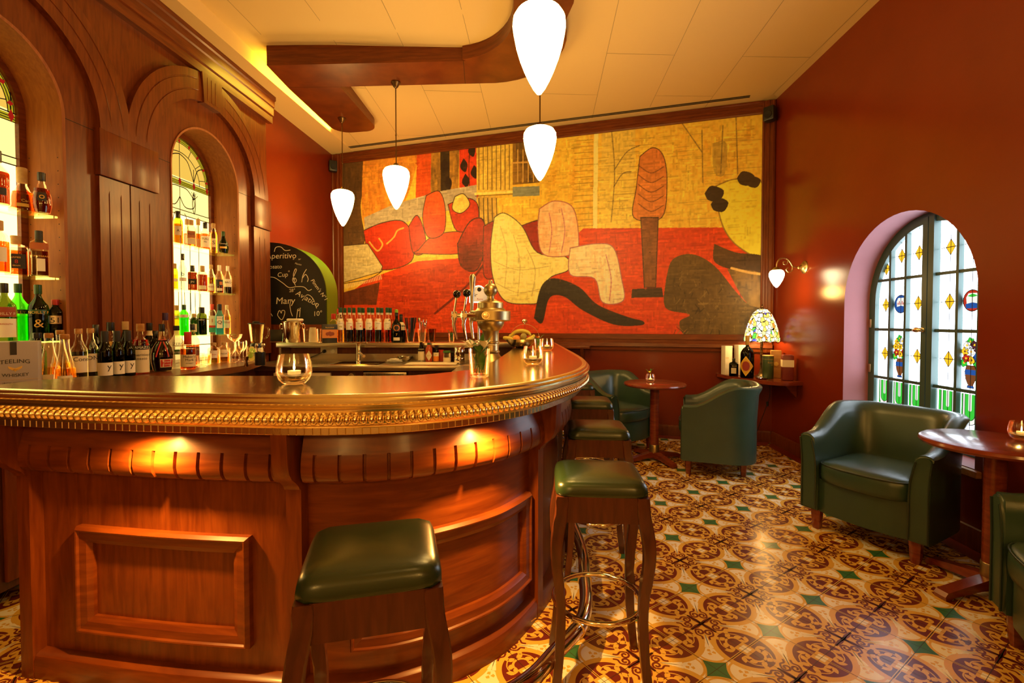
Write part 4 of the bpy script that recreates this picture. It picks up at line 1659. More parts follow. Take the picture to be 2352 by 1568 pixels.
def armchair(label, loc, rz):
    T = thing('tub_armchair', label, 'armchair', loc, rz, 'green leather tub armchairs')
    # local: front towards -y
    plan = []
    for k in range(5):
        plan.append((.335, lerp(-.30, .0, k / 5)))
    n = 26
    for k in range(n + 1):
        a = PI * k / n
        c, s = math.cos(a), math.sin(a)
        plan.append((.335 * math.copysign(abs(c) ** .62, c), .0 + .31 * abs(s) ** .72))
    for k in range(5):
        plan.append((-.335, lerp(0, -.30, (k + 1) / 5)))
    m = len(plan)
    rows = []
    for i, (x, y) in enumerate(plan):
        a, b = plan[max(0, i - 1)], plan[min(m - 1, i + 1)]
        dx, dy = b[0] - a[0], b[1] - a[1]
        d = math.hypot(dx, dy)
        nx, ny = dy / d, -dx / d
        t = (y + .30) / .61
        h = .615 + .175 * (max(0, min(1, (t - .12) / .62)) ** 2 * (3 - 2 * max(0, min(1, (t - .12) / .62))))
        fl = .028 * t + .008
        row = []
        for o, z in ((0, .13), (0, .14), (0, h * .6), (fl * .4, h - .08), (fl, h - .035), (fl + .003, h - .018), (fl - .012, h - .004), (fl - .035, h), (fl - .062, h - .006), (fl - .082, h - .025), (-.075, h - .07), (-.092, .40), (-.098, .30), (-.098, .13)):
            row.append((x + nx * o, y + ny * o, z))
        rows.append(row)
    bm = B()
    V = grid(bm, rows, wrap_v=True)
    for r in (V[0], V[-1]):
        bm.faces.new(r)
    ed = [e for r in (V[0], V[-1]) for v in r for e in v.link_edges if all(w in r for w in e.verts)]
    bmesh.ops.bevel(bm, geom=list(set(ed)), offset=.012, segments=3, affect='EDGES')
    obj('shell', bm, M_leather, T, 50)
    bm = B()
    bm.free()
    for s in (-1, 1):
        for pts in ([(s * (.335 - d), -.303, z) for d, z in ((.006, .14), (.006, .42), (.0, .52), (-.006, .585))], [(s * x, -.303, z) for x, z in ((.243, .14), (.243, .38), (.247, .46), (.258, .52), (.27, .575))]):
            bm = B()
            tube(bm, pts, .005, 6)
            obj('piping', bm, M_pipe, T)
    # seat cushion: rounded D with a crowned top
    bm = B()
    D = [(-.232, .17), (-.15, .22), (0, .235), (.15, .22), (.232, .17), (.236, 0), (.236, -.16), (.236, -.262), (.16, -.318), (.0, -.338), (-.16, -.318), (-.236, -.262), (-.236, -.16), (-.236, 0)]
    D = [p[:2] for p in catmull([p + (0,) for p in D] + [D[0] + (0,)], 3)][:-1]
    rows = []
    for f, z in ((.93, .325), (.985, .335), (1.0, .36), (1.0, .40), (.985, .432), (.955, .445), (.8, .457), (.5, .466), (.2, .469), (.001, .47)):
        rows.append([(x * f, -.05 + (y + .05) * f, z) for x, y in D])
    V = grid(bm, rows, 0, wrap_v=True)
    bm.faces.new(V[0])
    cu = obj('seat_cushion', bm, M_leather, T, 60)
    bm = B()
    tube(bm, [(x * .985, -.05 + (y + .05) * .988, .436) for x, y in D], .0055, 6, closed=True)
    obj('cushion_piping', bm, M_pipe, cu, 70)
    bm = B()
    F = [(-.238, -.20), (-.238, -.268), (-.16, -.296), (0, -.308), (.16, -.296), (.238, -.268), (.238, -.20)]
    prism(bm, F, lambda a, b, c: Vector((a, b, c)), .125, .334)
    obj('front_panel', bm, M_leather, T, 25)
    for x, y in ((-.26, -.245), (.26, -.245), (-.17, .20), (.17, .20)):
        bm = B()
        lathe(bm, [(.020, 0), (.024, .02), (.031, .135)], 10, (x, y, 0), sq=4)
        obj('leg', bm, M_table, T)
    return T


def face_to(fx, fy):
    return math.atan2(fx, -fy)


a0 = armchair('green tub armchair with its back to the viewer, between the two tables', (1.875, 4.30, 0), face_to(-.93, .37))
dup(a0, (1.10, 5.06, 0), face_to(.55, -.84), 'green tub armchair against the mural wall, half hidden by the bar rim')
dup(a0, (2.315, 2.935, 0), face_to(-.87, -.49), 'green tub armchair in front of the stained glass window, facing the room')
dup(a0, (2.185, 1.58, 0), face_to(-.90, .42), 'green tub armchair cut off by the lower right edge of the picture')


def bistro(label, loc, rz):
    T = thing('bistro_table', label, 'table', loc, rz, 'round pedestal tables')
    bm = B()
    lathe(bm, [(.10, .700), (.19, .704), (.205, .712), (.262, .714), (.284, .720), (.292, .732), (.288, .744), (.278, .75)], 48)
    obj('tabletop', bm, M_table, T)
    bm = B()
    lathe(bm, [(.043, .085), (.043, .702)], 20)
    obj('column', bm, M_table, T)
    bm = B()
    lathe(bm, [(.046, .075), (.047, .08), (.047, .15), (.045, .153)], 20)
    obj('brass_collar', bm, M_brass, T)
    for k in range(4):
        a = k * PI / 2
        bm = B()
        pr = [(.0, .03), (.0, .088), (.06, .082), (.20, .056), (.29, .038), (.305, .02), (.30, .0), (.27, .0), (.26, .012), (.10, .03)]
        c, s = math.cos(a), math.sin(a)
        prism(bm, pr, lambda p, z, w: Vector((c * p - s * w, s * p + c * w, z)), -.028, .028)
        bmesh.ops.bevel(bm, geom=[e for e in bm.edges if e.calc_face_angle(0) > 1.2], offset=.006, segments=2, affect='EDGES')
        obj('foot', bm, M_table, T, 30)
    return T


t0 = bistro('round cherry pedestal table between the two far armchairs', (1.375, 4.56, 0), .35)
dup(t0, (2.36, 2.30, 0), .15, 'round cherry pedestal table by the window at the right edge')

# ================================================================ BOTTLES
def on_z(x, y, z):
    rx, ry, rz = px_ray(x, y)
    t = (z - 1.33) / rz
    return rx * t, ry * t


def on_y(x, Y):
    rx, ry, rz = px_ray(x, 700)
    return rx * Y / ry, Y


def on_bb(x, off):
    """point of the vertical plane `off` in front of the back bar seen at column x"""
    rx, ry, _ = px_ray(x, 700)
    nx, ny = math.cos(A_BB), math.sin(A_BB)
    t = (-2.64 * nx + 5.12 * ny + off) / (rx * nx + ry * ny)
    return rx * t, ry * t


def profile(kind, H, R, nr=.0145):
    if kind == 'std':
        q = [(R * .92, 0), (R, .006), (R, .58 * H), (R * .93, .635 * H), (R * .62, .70 * H), (nr * 1.35, .755 * H), (nr, .80 * H), (nr, .97 * H), (nr * .9, .97 * H)]
    elif kind == 'wine':
        q = [(R * .92, 0), (R, .006), (R, .56 * H), (R * .95, .61 * H), (R * .7, .675 * H), (nr * 1.3, .74 * H), (nr, .78 * H), (nr, .955 * H), (nr * 1.15, .96 * H), (nr * 1.15, .985 * H), (nr * .9, .99 * H)]
    elif kind == 'round':
        q = [(R * .6, 0), (R * .82, .02 * H), (R, .20 * H), (R * 1.0, .36 * H), (R * .86, .50 * H), (R * .5, .62 * H), (nr * 1.3, .70 * H), (nr, .75 * H), (nr, .97 * H), (nr * .9, .97 * H)]
    elif kind == 'flare':
        q = [(R * .96, 0), (R, .006), (R * .93, .10 * H), (R * .70, .42 * H), (R * .46, .64 * H), (nr * 1.05, .76 * H), (nr, .82 * H), (nr * 1.1, .97 * H), (nr * .9, .97 * H)]
    elif kind == 'decanter':
        q = [(R * .95, 0), (R, .008), (R * .96, .10 * H), (R * .74, .42 * H), (R * .5, .50 * H), (nr * 1.5, .56 * H), (nr * 1.15, .62 * H), (nr * 1.15, .80 * H), (nr, .80 * H)]
    elif kind == 'slope':
        q = [(R * .92, 0), (R, .006), (R, .50 * H), (R * .92, .56 * H), (R * .74, .64 * H), (R * .5, .74 * H), (nr * 1.2, .83 * H), (nr, .87 * H), (nr, .97 * H), (nr * .9, .97 * H)]
    else:                                                      # 'short'
        q = [(R * .94, 0), (R, .006), (R, .68 * H), (R * .9, .74 * H), (nr * 1.5, .79 * H), (nr, .83 * H), (nr, .97 * H), (nr * .9, .97 * H)]
    return q


def bottle(label, loc, kind, H, R, gl, cap, labels=(), texts=(), liquid=None, group=None, sq=None, turn=0., nr=.0145, cat='bottle', name='bottle', capsq=None):
    if group == G_N2:
        R *= .86
    x, y, z = loc
    rz = face_to(-x, -y) + math.radians(turn)
    T = thing(name, label, cat, (x, y, z + .0006), rz, group)
    pr = profile(kind, H, R, nr)
    bm = B()
    lathe(bm, pr, 20 if not sq else 24, sq=sq)
    obj('glass_body', bm, gl, T, 45)
    if liquid:
        m, f = liquid
        bm = B()
        q = [(r * .93, max(zz, .006)) for r, zz in pr if zz < f * H]
        r1 = [r for r, zz in pr if zz < f * H][-1]
        q.append((r1 * .9, f * H))
        lathe(bm, q, 16 if not sq else 24, sq=sq)
        obj('liquid', bm, m, T, 45)
    if cap:
        m, ch, cr = cap
        bm = B()
        lathe(bm, [(cr * .96, H * .985 - ch), (cr, H * .985 - ch + .002), (cr, H - .002), (cr * .9, H)], 14, sq=capsq)
        obj('stopper' if m in (M_cork, M_honey) else 'cap', bm, m, T, 40)

    def rad(zz):
        for (r0, z0), (r1, z1) in zip(pr, pr[1:]):
            if z0 <= zz <= z1 and z1 > z0:
                return lerp(r0, r1, (zz - z0) / (z1 - z0))
        return R

    def at(a, zz, e):
        f = 1.
        if sq:
            f = 1 / (abs(math.cos(a)) ** sq + abs(math.sin(a)) ** sq) ** (1 / sq)
        r = rad(zz) * f + e
        return Vector((r * math.sin(a), -r * math.cos(a), zz))
    for z0, z1, hw, m, *off in labels:
        bm = B()
        a0 = math.radians(off[0]) if off else 0
        n = max(4, int(hw / 9))
        zs = [lerp(z0, z1, k / 3) for k in range(4)]
        grid(bm, [[at(a0 + math.radians(lerp(-hw, hw, k / n)), zz, .0012) for zz in zs] for k in range(n + 1)])
        obj('paper_label', bm, m, T)
    for s, zz, size, m, *off in texts:
        bm = B()
        a0 = math.radians(off[0]) if off else 0
        write(bm, s, size, lambda u, v: at(a0 + u / max(.01, rad(zz + v)), zz + v, .0022))
        obj('lettering', bm, m, T)
    return T


G_N2, G_N1, G_BC, G_SH = 'bottles in the far lit niche', 'bottles in the near lit niche', 'bottles along the back counter', 'bottles on the steel shelf'


def niche(px, k, off=-.10):
    x, y = on_bb(px, off)
    return (x, y, SH[k])


# far niche, top shelf
bottle('green whisky bottle with a pale label at the left of the far niche top shelf', niche(412, 2, -.12), 'short', .285, .040, M_lime, (M_black, .055, .017), [(.08, .155, 42, M_cream)], [('A', .108, .03, M_ink)], (M_amber, .62), G_N2)
bottle('clear flask bottle with a rounded cork, second on the far niche top shelf', niche(433, 2, -.19), 'std', .26, .036, M_flint, (M_cork, .045, .018), [(.04, .12, 40, M_cream)], [], (M_amber, .5), G_N2)
bottle('square bottle with a rust and cream label in the far niche top row', niche(442, 2, -.09), 'short', .235, .040, M_flint, (M_cork, .04, .018), [(.075, .135, 40, pm('rust_label', (.45, .16, .06), .6)), (.02, .073, 40, M_cream)], [('YOT', .10, .022, M_ink)], (M_yell, .55), G_N2, sq=8)
bottle('tall clear bottle with a teardrop neck in the far niche top row', niche(458, 2, -.17), 'slope', .285, .042, M_flint, (M_cork, .05, .016), [(.03, .10, 40, M_cream)], [], (M_amber, .52), G_N2)
bottle('bottle with a broad white label and dark cap, far niche top row', niche(474, 2, -.08), 'std', .245, .044, M_flint, (M_black, .05, .017), [(.02, .118, 60, M_paper)], [('TULL', .085, .026, M_ink), ('No', .062, .018, M_ink)], (M_amber, .58), G_N2)
bottle('slim golden bottle with a script label and pouring lip, far niche top row', niche(493, 2, -.13), 'std', .275, .034, M_flint, (M_cork, .04, .017), [(.05, .13, 30, M_cream)], [('S', .075, .05, M_ink)], (M_yell, .7), G_N2)
bottle('squat dark green bottle at the right end of the far niche top shelf', niche(515, 2, -.08), 'round', .21, .050, M_dglass, (M_dgreen, .045, .015), [(.045, .062, 40, M_goldink)], [('Connem', .085, .017, M_paper)], None, G_N2)
# far niche, middle shelf
bottle('yellow bottle at the left end of the middle shelf, far niche', niche(402, 1, -.20), 'short', .23, .030, M_lime, (M_cork, .04, .016), [(.075, .10, 60, M_paper)], [], (M_yell, .6), G_N2)
bottle('tall thin-necked clear bottle with a blue label, far niche middle shelf', niche(421, 1, -.11), 'std', .31, .036, M_flint, (M_black, .05, .014), [(.075, .105, 50, M_paper)], [('b', .12, .05, pm('blue_ink', (.05, .15, .4), .5))], None, G_N2)
bottle('square amber bottle with a black label, far niche middle shelf', niche(443, 1, -.09), 'short', .22, .043, M_flint, (M_black, .05, .017), [(.055, .10, 38, M_slot)], [('JN', .068, .024, M_cream)], (M_damber, .72), G_N2, sq=8)
bottle('broad dark amber bottle with a thin pale label, far niche middle shelf', niche(466, 1, -.11), 'short', .235, .048, M_flint, (M_cork, .05, .018), [(.02, .055, 44, M_cream)], [], (M_damber, .66), G_N2)
bottle('clear bottle with a pale label over a red line, far niche middle shelf', niche(486, 1, -.15), 'std', .265, .038, M_flint, (M_cork, .035, .016), [(.02, .085, 48, M_cream), (.012, .020, 48, M_redink)], [('MORO', .05, .018, M_redink)], (M_yell, .55), G_N2)
bottle('rum bottle with a dark oval and orange label, far niche middle shelf', niche(505, 1, -.08), 'std', .262, .039, M_flint, (M_white, .05, .015), [(.065, .125, 55, M_ink), (.075, .105, 22, M_orange, 20), (.02, .045, 40, M_cream)], [], (M_damber, .3), G_N2)
bottle('white-labelled rum bottle at the right end of the far niche middle shelf', niche(524, 1, -.08), 'std', .268, .040, M_flint, (M_white, .045, .015), [(.065, .14, 60, M_paper)], [('BACA', .10, .026, M_ink, 12)], (M_brown, .25), G_N2)
# far niche, bottom shelf
bottle('yellow bottle at the left end of the bottom shelf, far niche', niche(405, 0, -.175), 'short', .26, .037, M_lime, (M_cork, .04, .016), [(.15, .17, 60, M_paper)], [], (M_yell, .7), G_N2)
bottle('tall bright green gin bottle, far niche bottom shelf', niche(422, 0, -.10), 'short', .265, .040, M_gglass, (M_dgreen, .04, .016), [(.155, .18, 60, M_cream)], [], (M_gglass, .6), G_N2)
bottle('small dark bottle with a cream square label, far niche bottom shelf', niche(445, 0, -.10), 'short', .19, .036, M_dglass, (M_cork, .035, .016), [(.03, .10, 40, M_cream)], [('R', .05, .04, M_ink)], None, G_N2)
bottle('black round-shouldered gin bottle, far niche bottom shelf', niche(463, 0, -.10), 'short', .25, .045, M_oglass, (M_black, .05, .022), [], [('HEND', .13, .016, M_cream)], (M_dglass, .6), G_N2)
bottle('gin bottle with a cream, red and green label, far niche bottom shelf', niche(487, 0, -.145), 'short', .285, .036, M_flint, (M_redcap, .05, .015), [(.085, .175, 44, M_cream), (.065, .085, 44, M_redcap), (.02, .065, 44, pm('teal_label', (.05, .3, .16), .6))], [('I', .115, .045, M_redink)], None, G_N2, sq=6)
bottle('pale blue gin bottle with an oval label, far niche bottom shelf', niche(504, 0, -.075), 'std', .285, .040, M_blue, (M_black, .055, .018), [(.06, .17, 34, M_paper)], [('BOMBAY', .15, .011, M_ink), ('Q', .10, .045, M_ink)], (M_blue, .5), G_N2, sq=8)
bottle('liqueur bottle with a cream label at the right end of the far niche bottom shelf', niche(521, 0, -.07), 'std', .28, .036, M_flint, (M_cream, .04, .014), [(.06, .135, 55, M_cream)], [('PINK', .105, .026, M_redink)], (M_yell, .6), G_N2)
# near niche
bottle('wide-bottomed cognac flask with an orange neck band, near niche top shelf', niche(58, 2, -.15), 'decanter', .27, .066, M_flint, (M_cork, .085, .024), [(.03, .05, 25, M_goldink)], [('Carte', .06, .022, M_goldink, 20)], (M_amber, .46), G_N1, nr=.018)
bottle('flat round brandy bottle with a dark seal, right end of the near niche top shelf', niche(102, 2, -.045), 'round', .245, .044, M_flint, (M_black, .045, .019), [(.07, .12, 26, M_ink)], [('o', .082, .05, M_goldink)], (M_damber, .6), G_N1)
bottle('amber bottle cut off by the left edge of the picture, near niche top shelf', niche(2, 2, -.06), 'std', .30, .05, M_flint, (M_black, .06, .018), [(.05, .09, 40, M_ink)], [], (M_damber, .6), G_N1)
bottle('stout square amber bottle with a black crest label, near niche middle shelf', niche(40, 1, -.14), 'short', .235, .053, M_flint, (M_cork, .045, .024), [(.04, .125, 36, M_ink)], [('JAMES', .10, .013, M_goldink), ('8', .07, .03, M_redink), ('BEAM', .052, .012, M_goldink)], (M_amber, .62), G_N1, sq=8)
bottle('square orange liqueur bottle with a white label, near niche middle shelf', niche(93, 1, -.06), 'short', .275, .042, M_flint, (M_ink, .08, .018), [(.03, .105, 22, M_paper, 8), (.16, .20, 50, pm('rust_neck', (.40, .10, .03), .5))], [('COINTREAU', .115, .013, M_goldink)], (M_damber, .55), G_N1, sq=8)
bottle('bottle with a silver label cut off by the left edge, near niche middle shelf', niche(1, 1, -.05), 'short', .29, .045, M_flint, (M_cork, .05, .02), [(.06, .14, 40, M_paper)], [], (M_amber, .6), G_N1)
bottle('vermouth bottle with a red and white label, near niche bottom shelf at the left edge', niche(10, 0, -.06), 'std', .335, .050, M_oglass, (M_black, .05, .018), [(.03, .135, 60, M_paper), (.145, .20, 60, pm('brick_label', (.30, .05, .02), .6))], [('NOILLY P', .155, .022, M_cream), ('VERMOUTH', .10, .012, M_redink)], None, G_N1)
bottle('bright green vermouth bottle glowing in the near niche', niche(42, 0, -.16), 'std', .345, .047, M_gglass, (M_dgreen, .05, .018), [(.165, .19, 55, M_dgreen)], [('NOILLY P', .165, .024, M_goldink)], (M_gglass, .45), G_N1)
bottle('dark green vermouth bottle beside the glowing green one', niche(88, 0, -.062), 'std', .34, .047, M_dglass, (M_dgreen, .05, .018), [(.165, .19, 50, M_dgreen)], [('NOILLY P', .165, .024, M_goldink), ('&', .085, .07, M_goldink)], None, G_N1)
bottle('small dark bottle with a numbered silver label, near niche bottom shelf', niche(126.5, 0, -.055), 'short', .255, .034, M_dglass, (M_redink, .03, .018), [(.105, .155, 40, M_pewter)], [('51', .112, .045, M_ink)], (M_dglass, .6), G_N1, sq=6)

# ---- along the back counter (top at z = 1.0)
def bc(px, off):
    x, y = on_bb(px, off)
    return (x, y, 1.0)


BOXT = thing('whiskey_box', 'large grey whiskey carton at the left end of the back counter', 'box', bc(13, .42), 0.)
x_, y_, z_ = BOXT.location
BOXT.rotation_euler = (0, 0, face_to(-x_, -y_) - .10)
bm = B()
rbox(bm, -.145, .112, -.10, .10, .0, .238, .003)
obj('carton', bm, pm('grey_carton', (.36, .33, .34), .55), BOXT)
bm = B()
box(bm, .020, .042, -.1015, -.1, .178, .236)
box(bm, .020, .042, -.1015, .02, .2375, .2388)
obj('ribbon', bm, M_ink, BOXT)
bm = B()
fb = lambda u, v: Vector((u, -.1016, v))
write(bm, 'TEELING', .026, lambda u, v: fb(u + .036, v + .128 + .010 * (1 - ((u) / .08) ** 2) * 1.2))
write(bm, 'WHISKEY', .021, lambda u, v: fb(u + .036, v + .076 + .009 * ((u) / .08) ** 2))
write(bm, 'IRISH WHISKEY', .0105, lambda u, v: fb(u + .036, v + .044), space=1.2)
obj('lettering', bm, M_ink, BOXT)
bm = B()
for s in (-1, 1):
    face(bm, [fb(.036, .115), fb(.036 + s * .024, .126), fb(.036 + s * .021, .115), fb(.036 + s * .009, .106), fb(.036, .105)])
face(bm, [fb(.027, .111), fb(.045, .111), fb(.036, .099)])
obj('emblem', bm, M_goldink, BOXT)
bm = B()
box(bm, -.145, .112, -.1013, -.1008, .062, .0630)
obj('line', bm, M_goldink, BOXT)

bottle('narrow dark-capped clear bottle close beside the grey carton', bc(84, .22), 'std', .272, .036, M_oglass, (M_black, .026, .019), [(.08, .16, 40, M_ink)], [('G', .11, .03, M_goldink)], None, G_BC)
bottle('first flared clear bottle with a pale cork, right of the grey carton', bc(110, .36), 'flare', .272, .052, M_flint, (M_honey, .022, .019), [(.03, .055, 40, M_cream)], [], (M_yell, .34), G_BC, nr=.018)
bottle('second flared clear bottle, standing at the front with a pale cork', bc(146, .50), 'flare', .268, .050, M_flint, (M_honey, .022, .020), [(.03, .055, 40, M_cream)], [], (M_yell, .34), G_BC, nr=.019)
bottle('flared clear bottle half hidden behind the other two flared ones', bc(136, .22), 'flare', .285, .050, M_flint, (M_honey, .022, .019), [], [], (M_yell, .34), G_BC, nr=.018)
bottle('tall grappa bottle with a wood stopper and cream label, the left of the pair', bc(179, .48), 'std', .295, .036, M_flint, (M_honey, .024, .017), [(.06, .15, 62, M_cream)], [('Cone', .122, .03, M_ink, 15)], (M_oglass, .58), G_BC)
bottle('tall grappa bottle with a wood stopper and cream label, the right of the pair', bc(206.5, .37), 'std', .295, .034, M_flint, (M_honey, .024, .017), [(.045, .15, 66, M_cream)], [('CONE', .115, .032, M_ink, 8)], (M_oglass, .58), G_BC)
bottle('black-capped slim bottle just behind the tall grappa bottles', bc(219, .25), 'std', .315, .034, M_dglass, (M_black, .05, .016), [], [], None, G_BC)
for i, (px, dz) in enumerate(((239, 0), (267, 0), (292, 0))):
    bottle('%s dark wine bottle with a low white label' % ('left', 'middle', 'right')[i] + ', of three', bc(px, .42), 'wine', .278, .0365, M_dglass, (M_ink, .06, .0175), [(.02, .095, 66, M_paper)], [('y', .055, .05, M_ink, 30)], (M_dglass, .5), G_BC)
bottle('black-capped bottle behind the left two dark wine bottles', bc(253, .26), 'std', .33, .036, M_flint, (M_black, .05, .020), [(.17, .21, 12, M_goldink)], [], (M_oglass, .5), G_BC)
bottle('cork-topped bottle behind the right dark wine bottle', bc(287, .24), 'std', .335, .036, M_oglass, (M_cork, .05, .018), [], [], None, G_BC)
bottle('red amaro bottle with a large cream label and pale wooden cap', bc(321, .40), 'std', .32, .046, M_flint, (M_honey, .045, .022), [(.01, .155, 66, M_cream), (.157, .182, 66, M_ink)], [('RAMAZZ', .162, .022, M_paper), ('Aperitivo', .115, .024, M_ink), ('Rosato', .092, .024, M_ink)], (M_pink, .68), G_BC)
bottle('black-capped bottle with a white collar behind the red amaro', bc(342, .15), 'wine', .325, .040, M_dglass, (M_black, .05, .019), [(.235, .285, 170, M_cream)], [], None, G_BC)
bottle('dark squat bottle with a grey diamond label behind the ribboned liqueur', bc(356, .26), 'std', .27, .048, M_dglass, (M_black, .03, .016), [(.06, .15, 40, M_pewter)], [('CB', .09, .03, M_ink)], None, G_BC)
T = bottle('round brown liqueur bottle with a red ribbon and crest label', bc(371, .42), 'round', .318, .064, M_flint, (M_black, .045, .018), [(.03, .085, 36, M_cream, 24), (.034, .081, 33, M_redink, 24)], [('Grand', .062, .018, M_paper, 24), ('Cordon', .044, .014, M_paper, 24)], (M_brown, .66), G_BC)
bm = B()
for s in (-1, 1):
    tube(bm, [(s * .004, -.020, .205), (s * .016, -.050, .17), (s * .028, -.060, .13), (s * .034, -.064, .10)], .004, 6)
lathe(bm, [(.021, .195), (.023, .2), (.023, .21), (.021, .215)], 14)
obj('ribbon', bm, M_redcap, T)
bottle('tallest slim bottle with a purple cap, standing behind the liqueurs', bc(379, .13), 'slope', .40, .040, M_flint, (pm('purple_cap', (.05, .02, .08), .4), .05, .019), [(.03, .12, 40, M_cream)], [], (M_yell, .3), G_BC)
bottle('frosted clear vodka bottle with a green band label', bc(404, .34), 'std', .305, .047, glass('frosted_clear_glass', (.78, .76, .66), .25, .4, body=.35), (M_black, .03, .019), [(.10, .135, 34, M_green, 16)], [('ZERO', .165, .028, M_ink, 16), ('AMERU', .108, .02, M_paper, 16)], None, G_BC)
bottle('red wax topped bourbon bottle with a cream label', bc(430, .485), 'std', .262, .048, M_flint, (M_redcap, .085, .022), [(.02, .105, 62, M_cream)], [("Maker's", .082, .024, M_ink, 10), ('Mark', .06, .024, M_ink, 10), ('WHISKY', .04, .012, M_ink, 10)], (M_amber, .55), G_BC)
bottle('clear-necked bottle with a brown label behind the red wax bottle', bc(441, .30), 'std', .315, .046, M_flint, (M_black, .04, .016), [(.03, .145, 66, pm('brown_label', (.16, .04, .02), .5))], [('CAPTAS', .115, .024, M_goldink, 10)], (M_amber, .5), G_BC)


def drink_glass(name, label, loc, prof, cat='glass', group=None, mat=None, n=20):
    T = thing(name, label, cat, loc, 0, group)
    bm = B()
    lathe(bm, prof, n, cap1=False)
    obj('glass_body', bm, mat or M_clear, T, 60)
    return T


GG = 'glasses on the back counter'
tumb = [(.026, 0), (.030, .004), (.034, .085), (.0335, .0855), (.029, .012), (.0, .012)]
for i, (px, o, lb) in enumerate(((462, .46, 'short ribbed tumbler at the front of the back counter, by the bourbon'), (472, .36, 'short tumbler behind the ribbed tumbler on the back counter'), (458, .26, 'short tumbler at the back near the lit niche'))):
    drink_glass('tumbler', lb, (*bc(px, o)[:2], 1.0008), tumb, group=GG)
for i, (px, lb) in enumerate(((489, 'left round-labelled glass carafe under the far niche'), (513, 'right round-labelled glass carafe under the far niche'))):
    T = bottle(lb, bc(px, .33), 'short', .165, .043, M_flint, (M_cork, .02, .02), [(.045, .105, 36, M_paper)], [('NOA', .065, .02, M_ink)] if i else [('rose', .068, .018, M_redink)], (M_yell, .4), 'glass carafes', cat='carafe', name='carafe')
wg = [(.030, 0), (.030, .003), (.006, .008), (.004, .06), (.010, .072), (.030, .10), (.036, .13), (.034, .165), (.0335, .165), (.035, .13), (.029, .102), (.0, .075)]
for px, o, lb in ((530, .44, 'small stemmed wine glass left of the lime jar'), (548, .44, 'small stemmed wine glass right behind the champagne coupe stem'), (556, .30, 'small stemmed wine glass at the back under the far niche')):
    drink_glass('wine_glass', lb, (*bc(px, o)[:2], 1.0008), wg, group=GG)
co = [(.032, 0), (.032, .003), (.006, .008), (.004, .15), (.006, .158), (.03, .17), (.052, .195), (.058, .225), (.0575, .225), (.05, .196), (.028, .173), (.0, .162)]
drink_glass('coupe_glass', 'tall-stemmed champagne coupe rising above the other glasses', (*bc(538, .30)[:2], 1.0008), co, group=GG)
# jar of limes
T = thing('lime_jar', 'square glass jar full of lime and lemon slices beside the blender', 'jar', (*bc(577, .52)[:2], 1.0008), .3)
bm = B()
lathe(bm, [(.036, 0), (.038, .004), (.038, .10), (.034, .112), (.034, .13), (.033, .13), (.033, .11), (.036, .1), (.036, .006), (0, .006)], 24, sq=7, cap1=False)
obj('glass_body', bm, M_clear, T, 60)
for k in range(7):
    bm = B()
    M = Matrix.Rotation(random.uniform(-.6, .6), 4, 'Z') @ Matrix.Rotation(PI / 2 + random.uniform(-.5, .5), 4, 'X')
    lathe(bm, [(.0, -.004), (.023, -.004), (.024, 0), (.023, .004), (0, .004)], 14, M=Matrix.Translation((random.uniform(-.01, .01), random.uniform(-.016, .012), .025 + .013 * k)) @ M)
    obj('slice', bm, pm('lime_flesh', (.30, .55, .06), .4) if k % 3 else pm('lemon_flesh', (.7, .65, .2), .4), T)
# blender
T = thing('blender', 'jug blender with glass jug and handle beside the chalkboard', 'blender', (*bc(588, .44)[:2], 1.0008), face_to(1.95, -3.7))
bm = B()
lathe(bm, [(.062, 0), (.064, .006), (.060, .06), (.052, .095), (.045, .105), (.0, .105)], 28, sq=5)
obj('motor_base', bm, M_cream, T)
bm = B()
lathe(bm, [(.050, .095), (.050, .135), (.042, .145), (.0, .145)], 20)
obj('collar', bm, M_black, T)
bm = B()
lathe(bm, [(.0, .005), (.024, .0), (.026, .006)], 16, M=Matrix.Translation((.01, -.064, .05)) @ Matrix.Rotation(PI / 2, 4, 'X'))
obj('dial', bm, M_black, T)
bm = B()
lathe(bm, [(.0, .148), (.042, .148), (.046, .16), (.062, .31), (.063, .315), (.060, .315), (.058, .31), (.043, .165), (.0, .16)], 24)
obj('jug', bm, M_flint, T)
bm = B()
tube(bm, catmull([(.055, 0, .285), (.085, 0, .28), (.098, 0, .265), (.094, 0, .22), (.075, 0, .19), (.052, 0, .185)], 4), .006, 8)
obj('handle', bm, M_flint, T)
bm = B()
lathe(bm, [(.066, .312), (.066, .32), (.05, .324), (.0, .324)], 22)
lathe(bm, [(.026, .324), (.028, .334), (.02, .338), (0, .338)], 14)
obj('lid', bm, M_black, T)
# utensil cup with spoons
T = thing('utensil_cup', 'black cup of bar spoons at the end of the back counter', 'utensil cup', (-1.93, 3.63, 1.0008))
bm = B()
lathe(bm, [(.034, 0), (.036, .004), (.038, .10), (.036, .10), (.033, .01), (0, .01)], 18, cap1=False)
obj('cup', bm, M_black, T)
for k in range(4):
    bm = B()
    a = k * 1.5
    x, y = .016 * math.cos(a), .016 * math.sin(a)
    tube(bm, [(x, y, .02), (x * 1.8, y * 1.8, .14)], .002, 6)
    ball(bm, (x * 1.9, y * 1.9, .152), .010, .004, .016)
    obj('spoon', bm, M_chrome, T)
T = tag(obj('jigger', (lambda b: (lathe(b, [(.016, 0), (.017, .002), (.010, .036), (.019, .075), (.018, .075), (.008, .037), (.0, .037)], 16, cap1=False), b)[1])(B()), M_chrome, None, 50, (-1.975, 3.52, 1.0008)), 'small steel jigger in front of the black spoon cup', 'jigger')

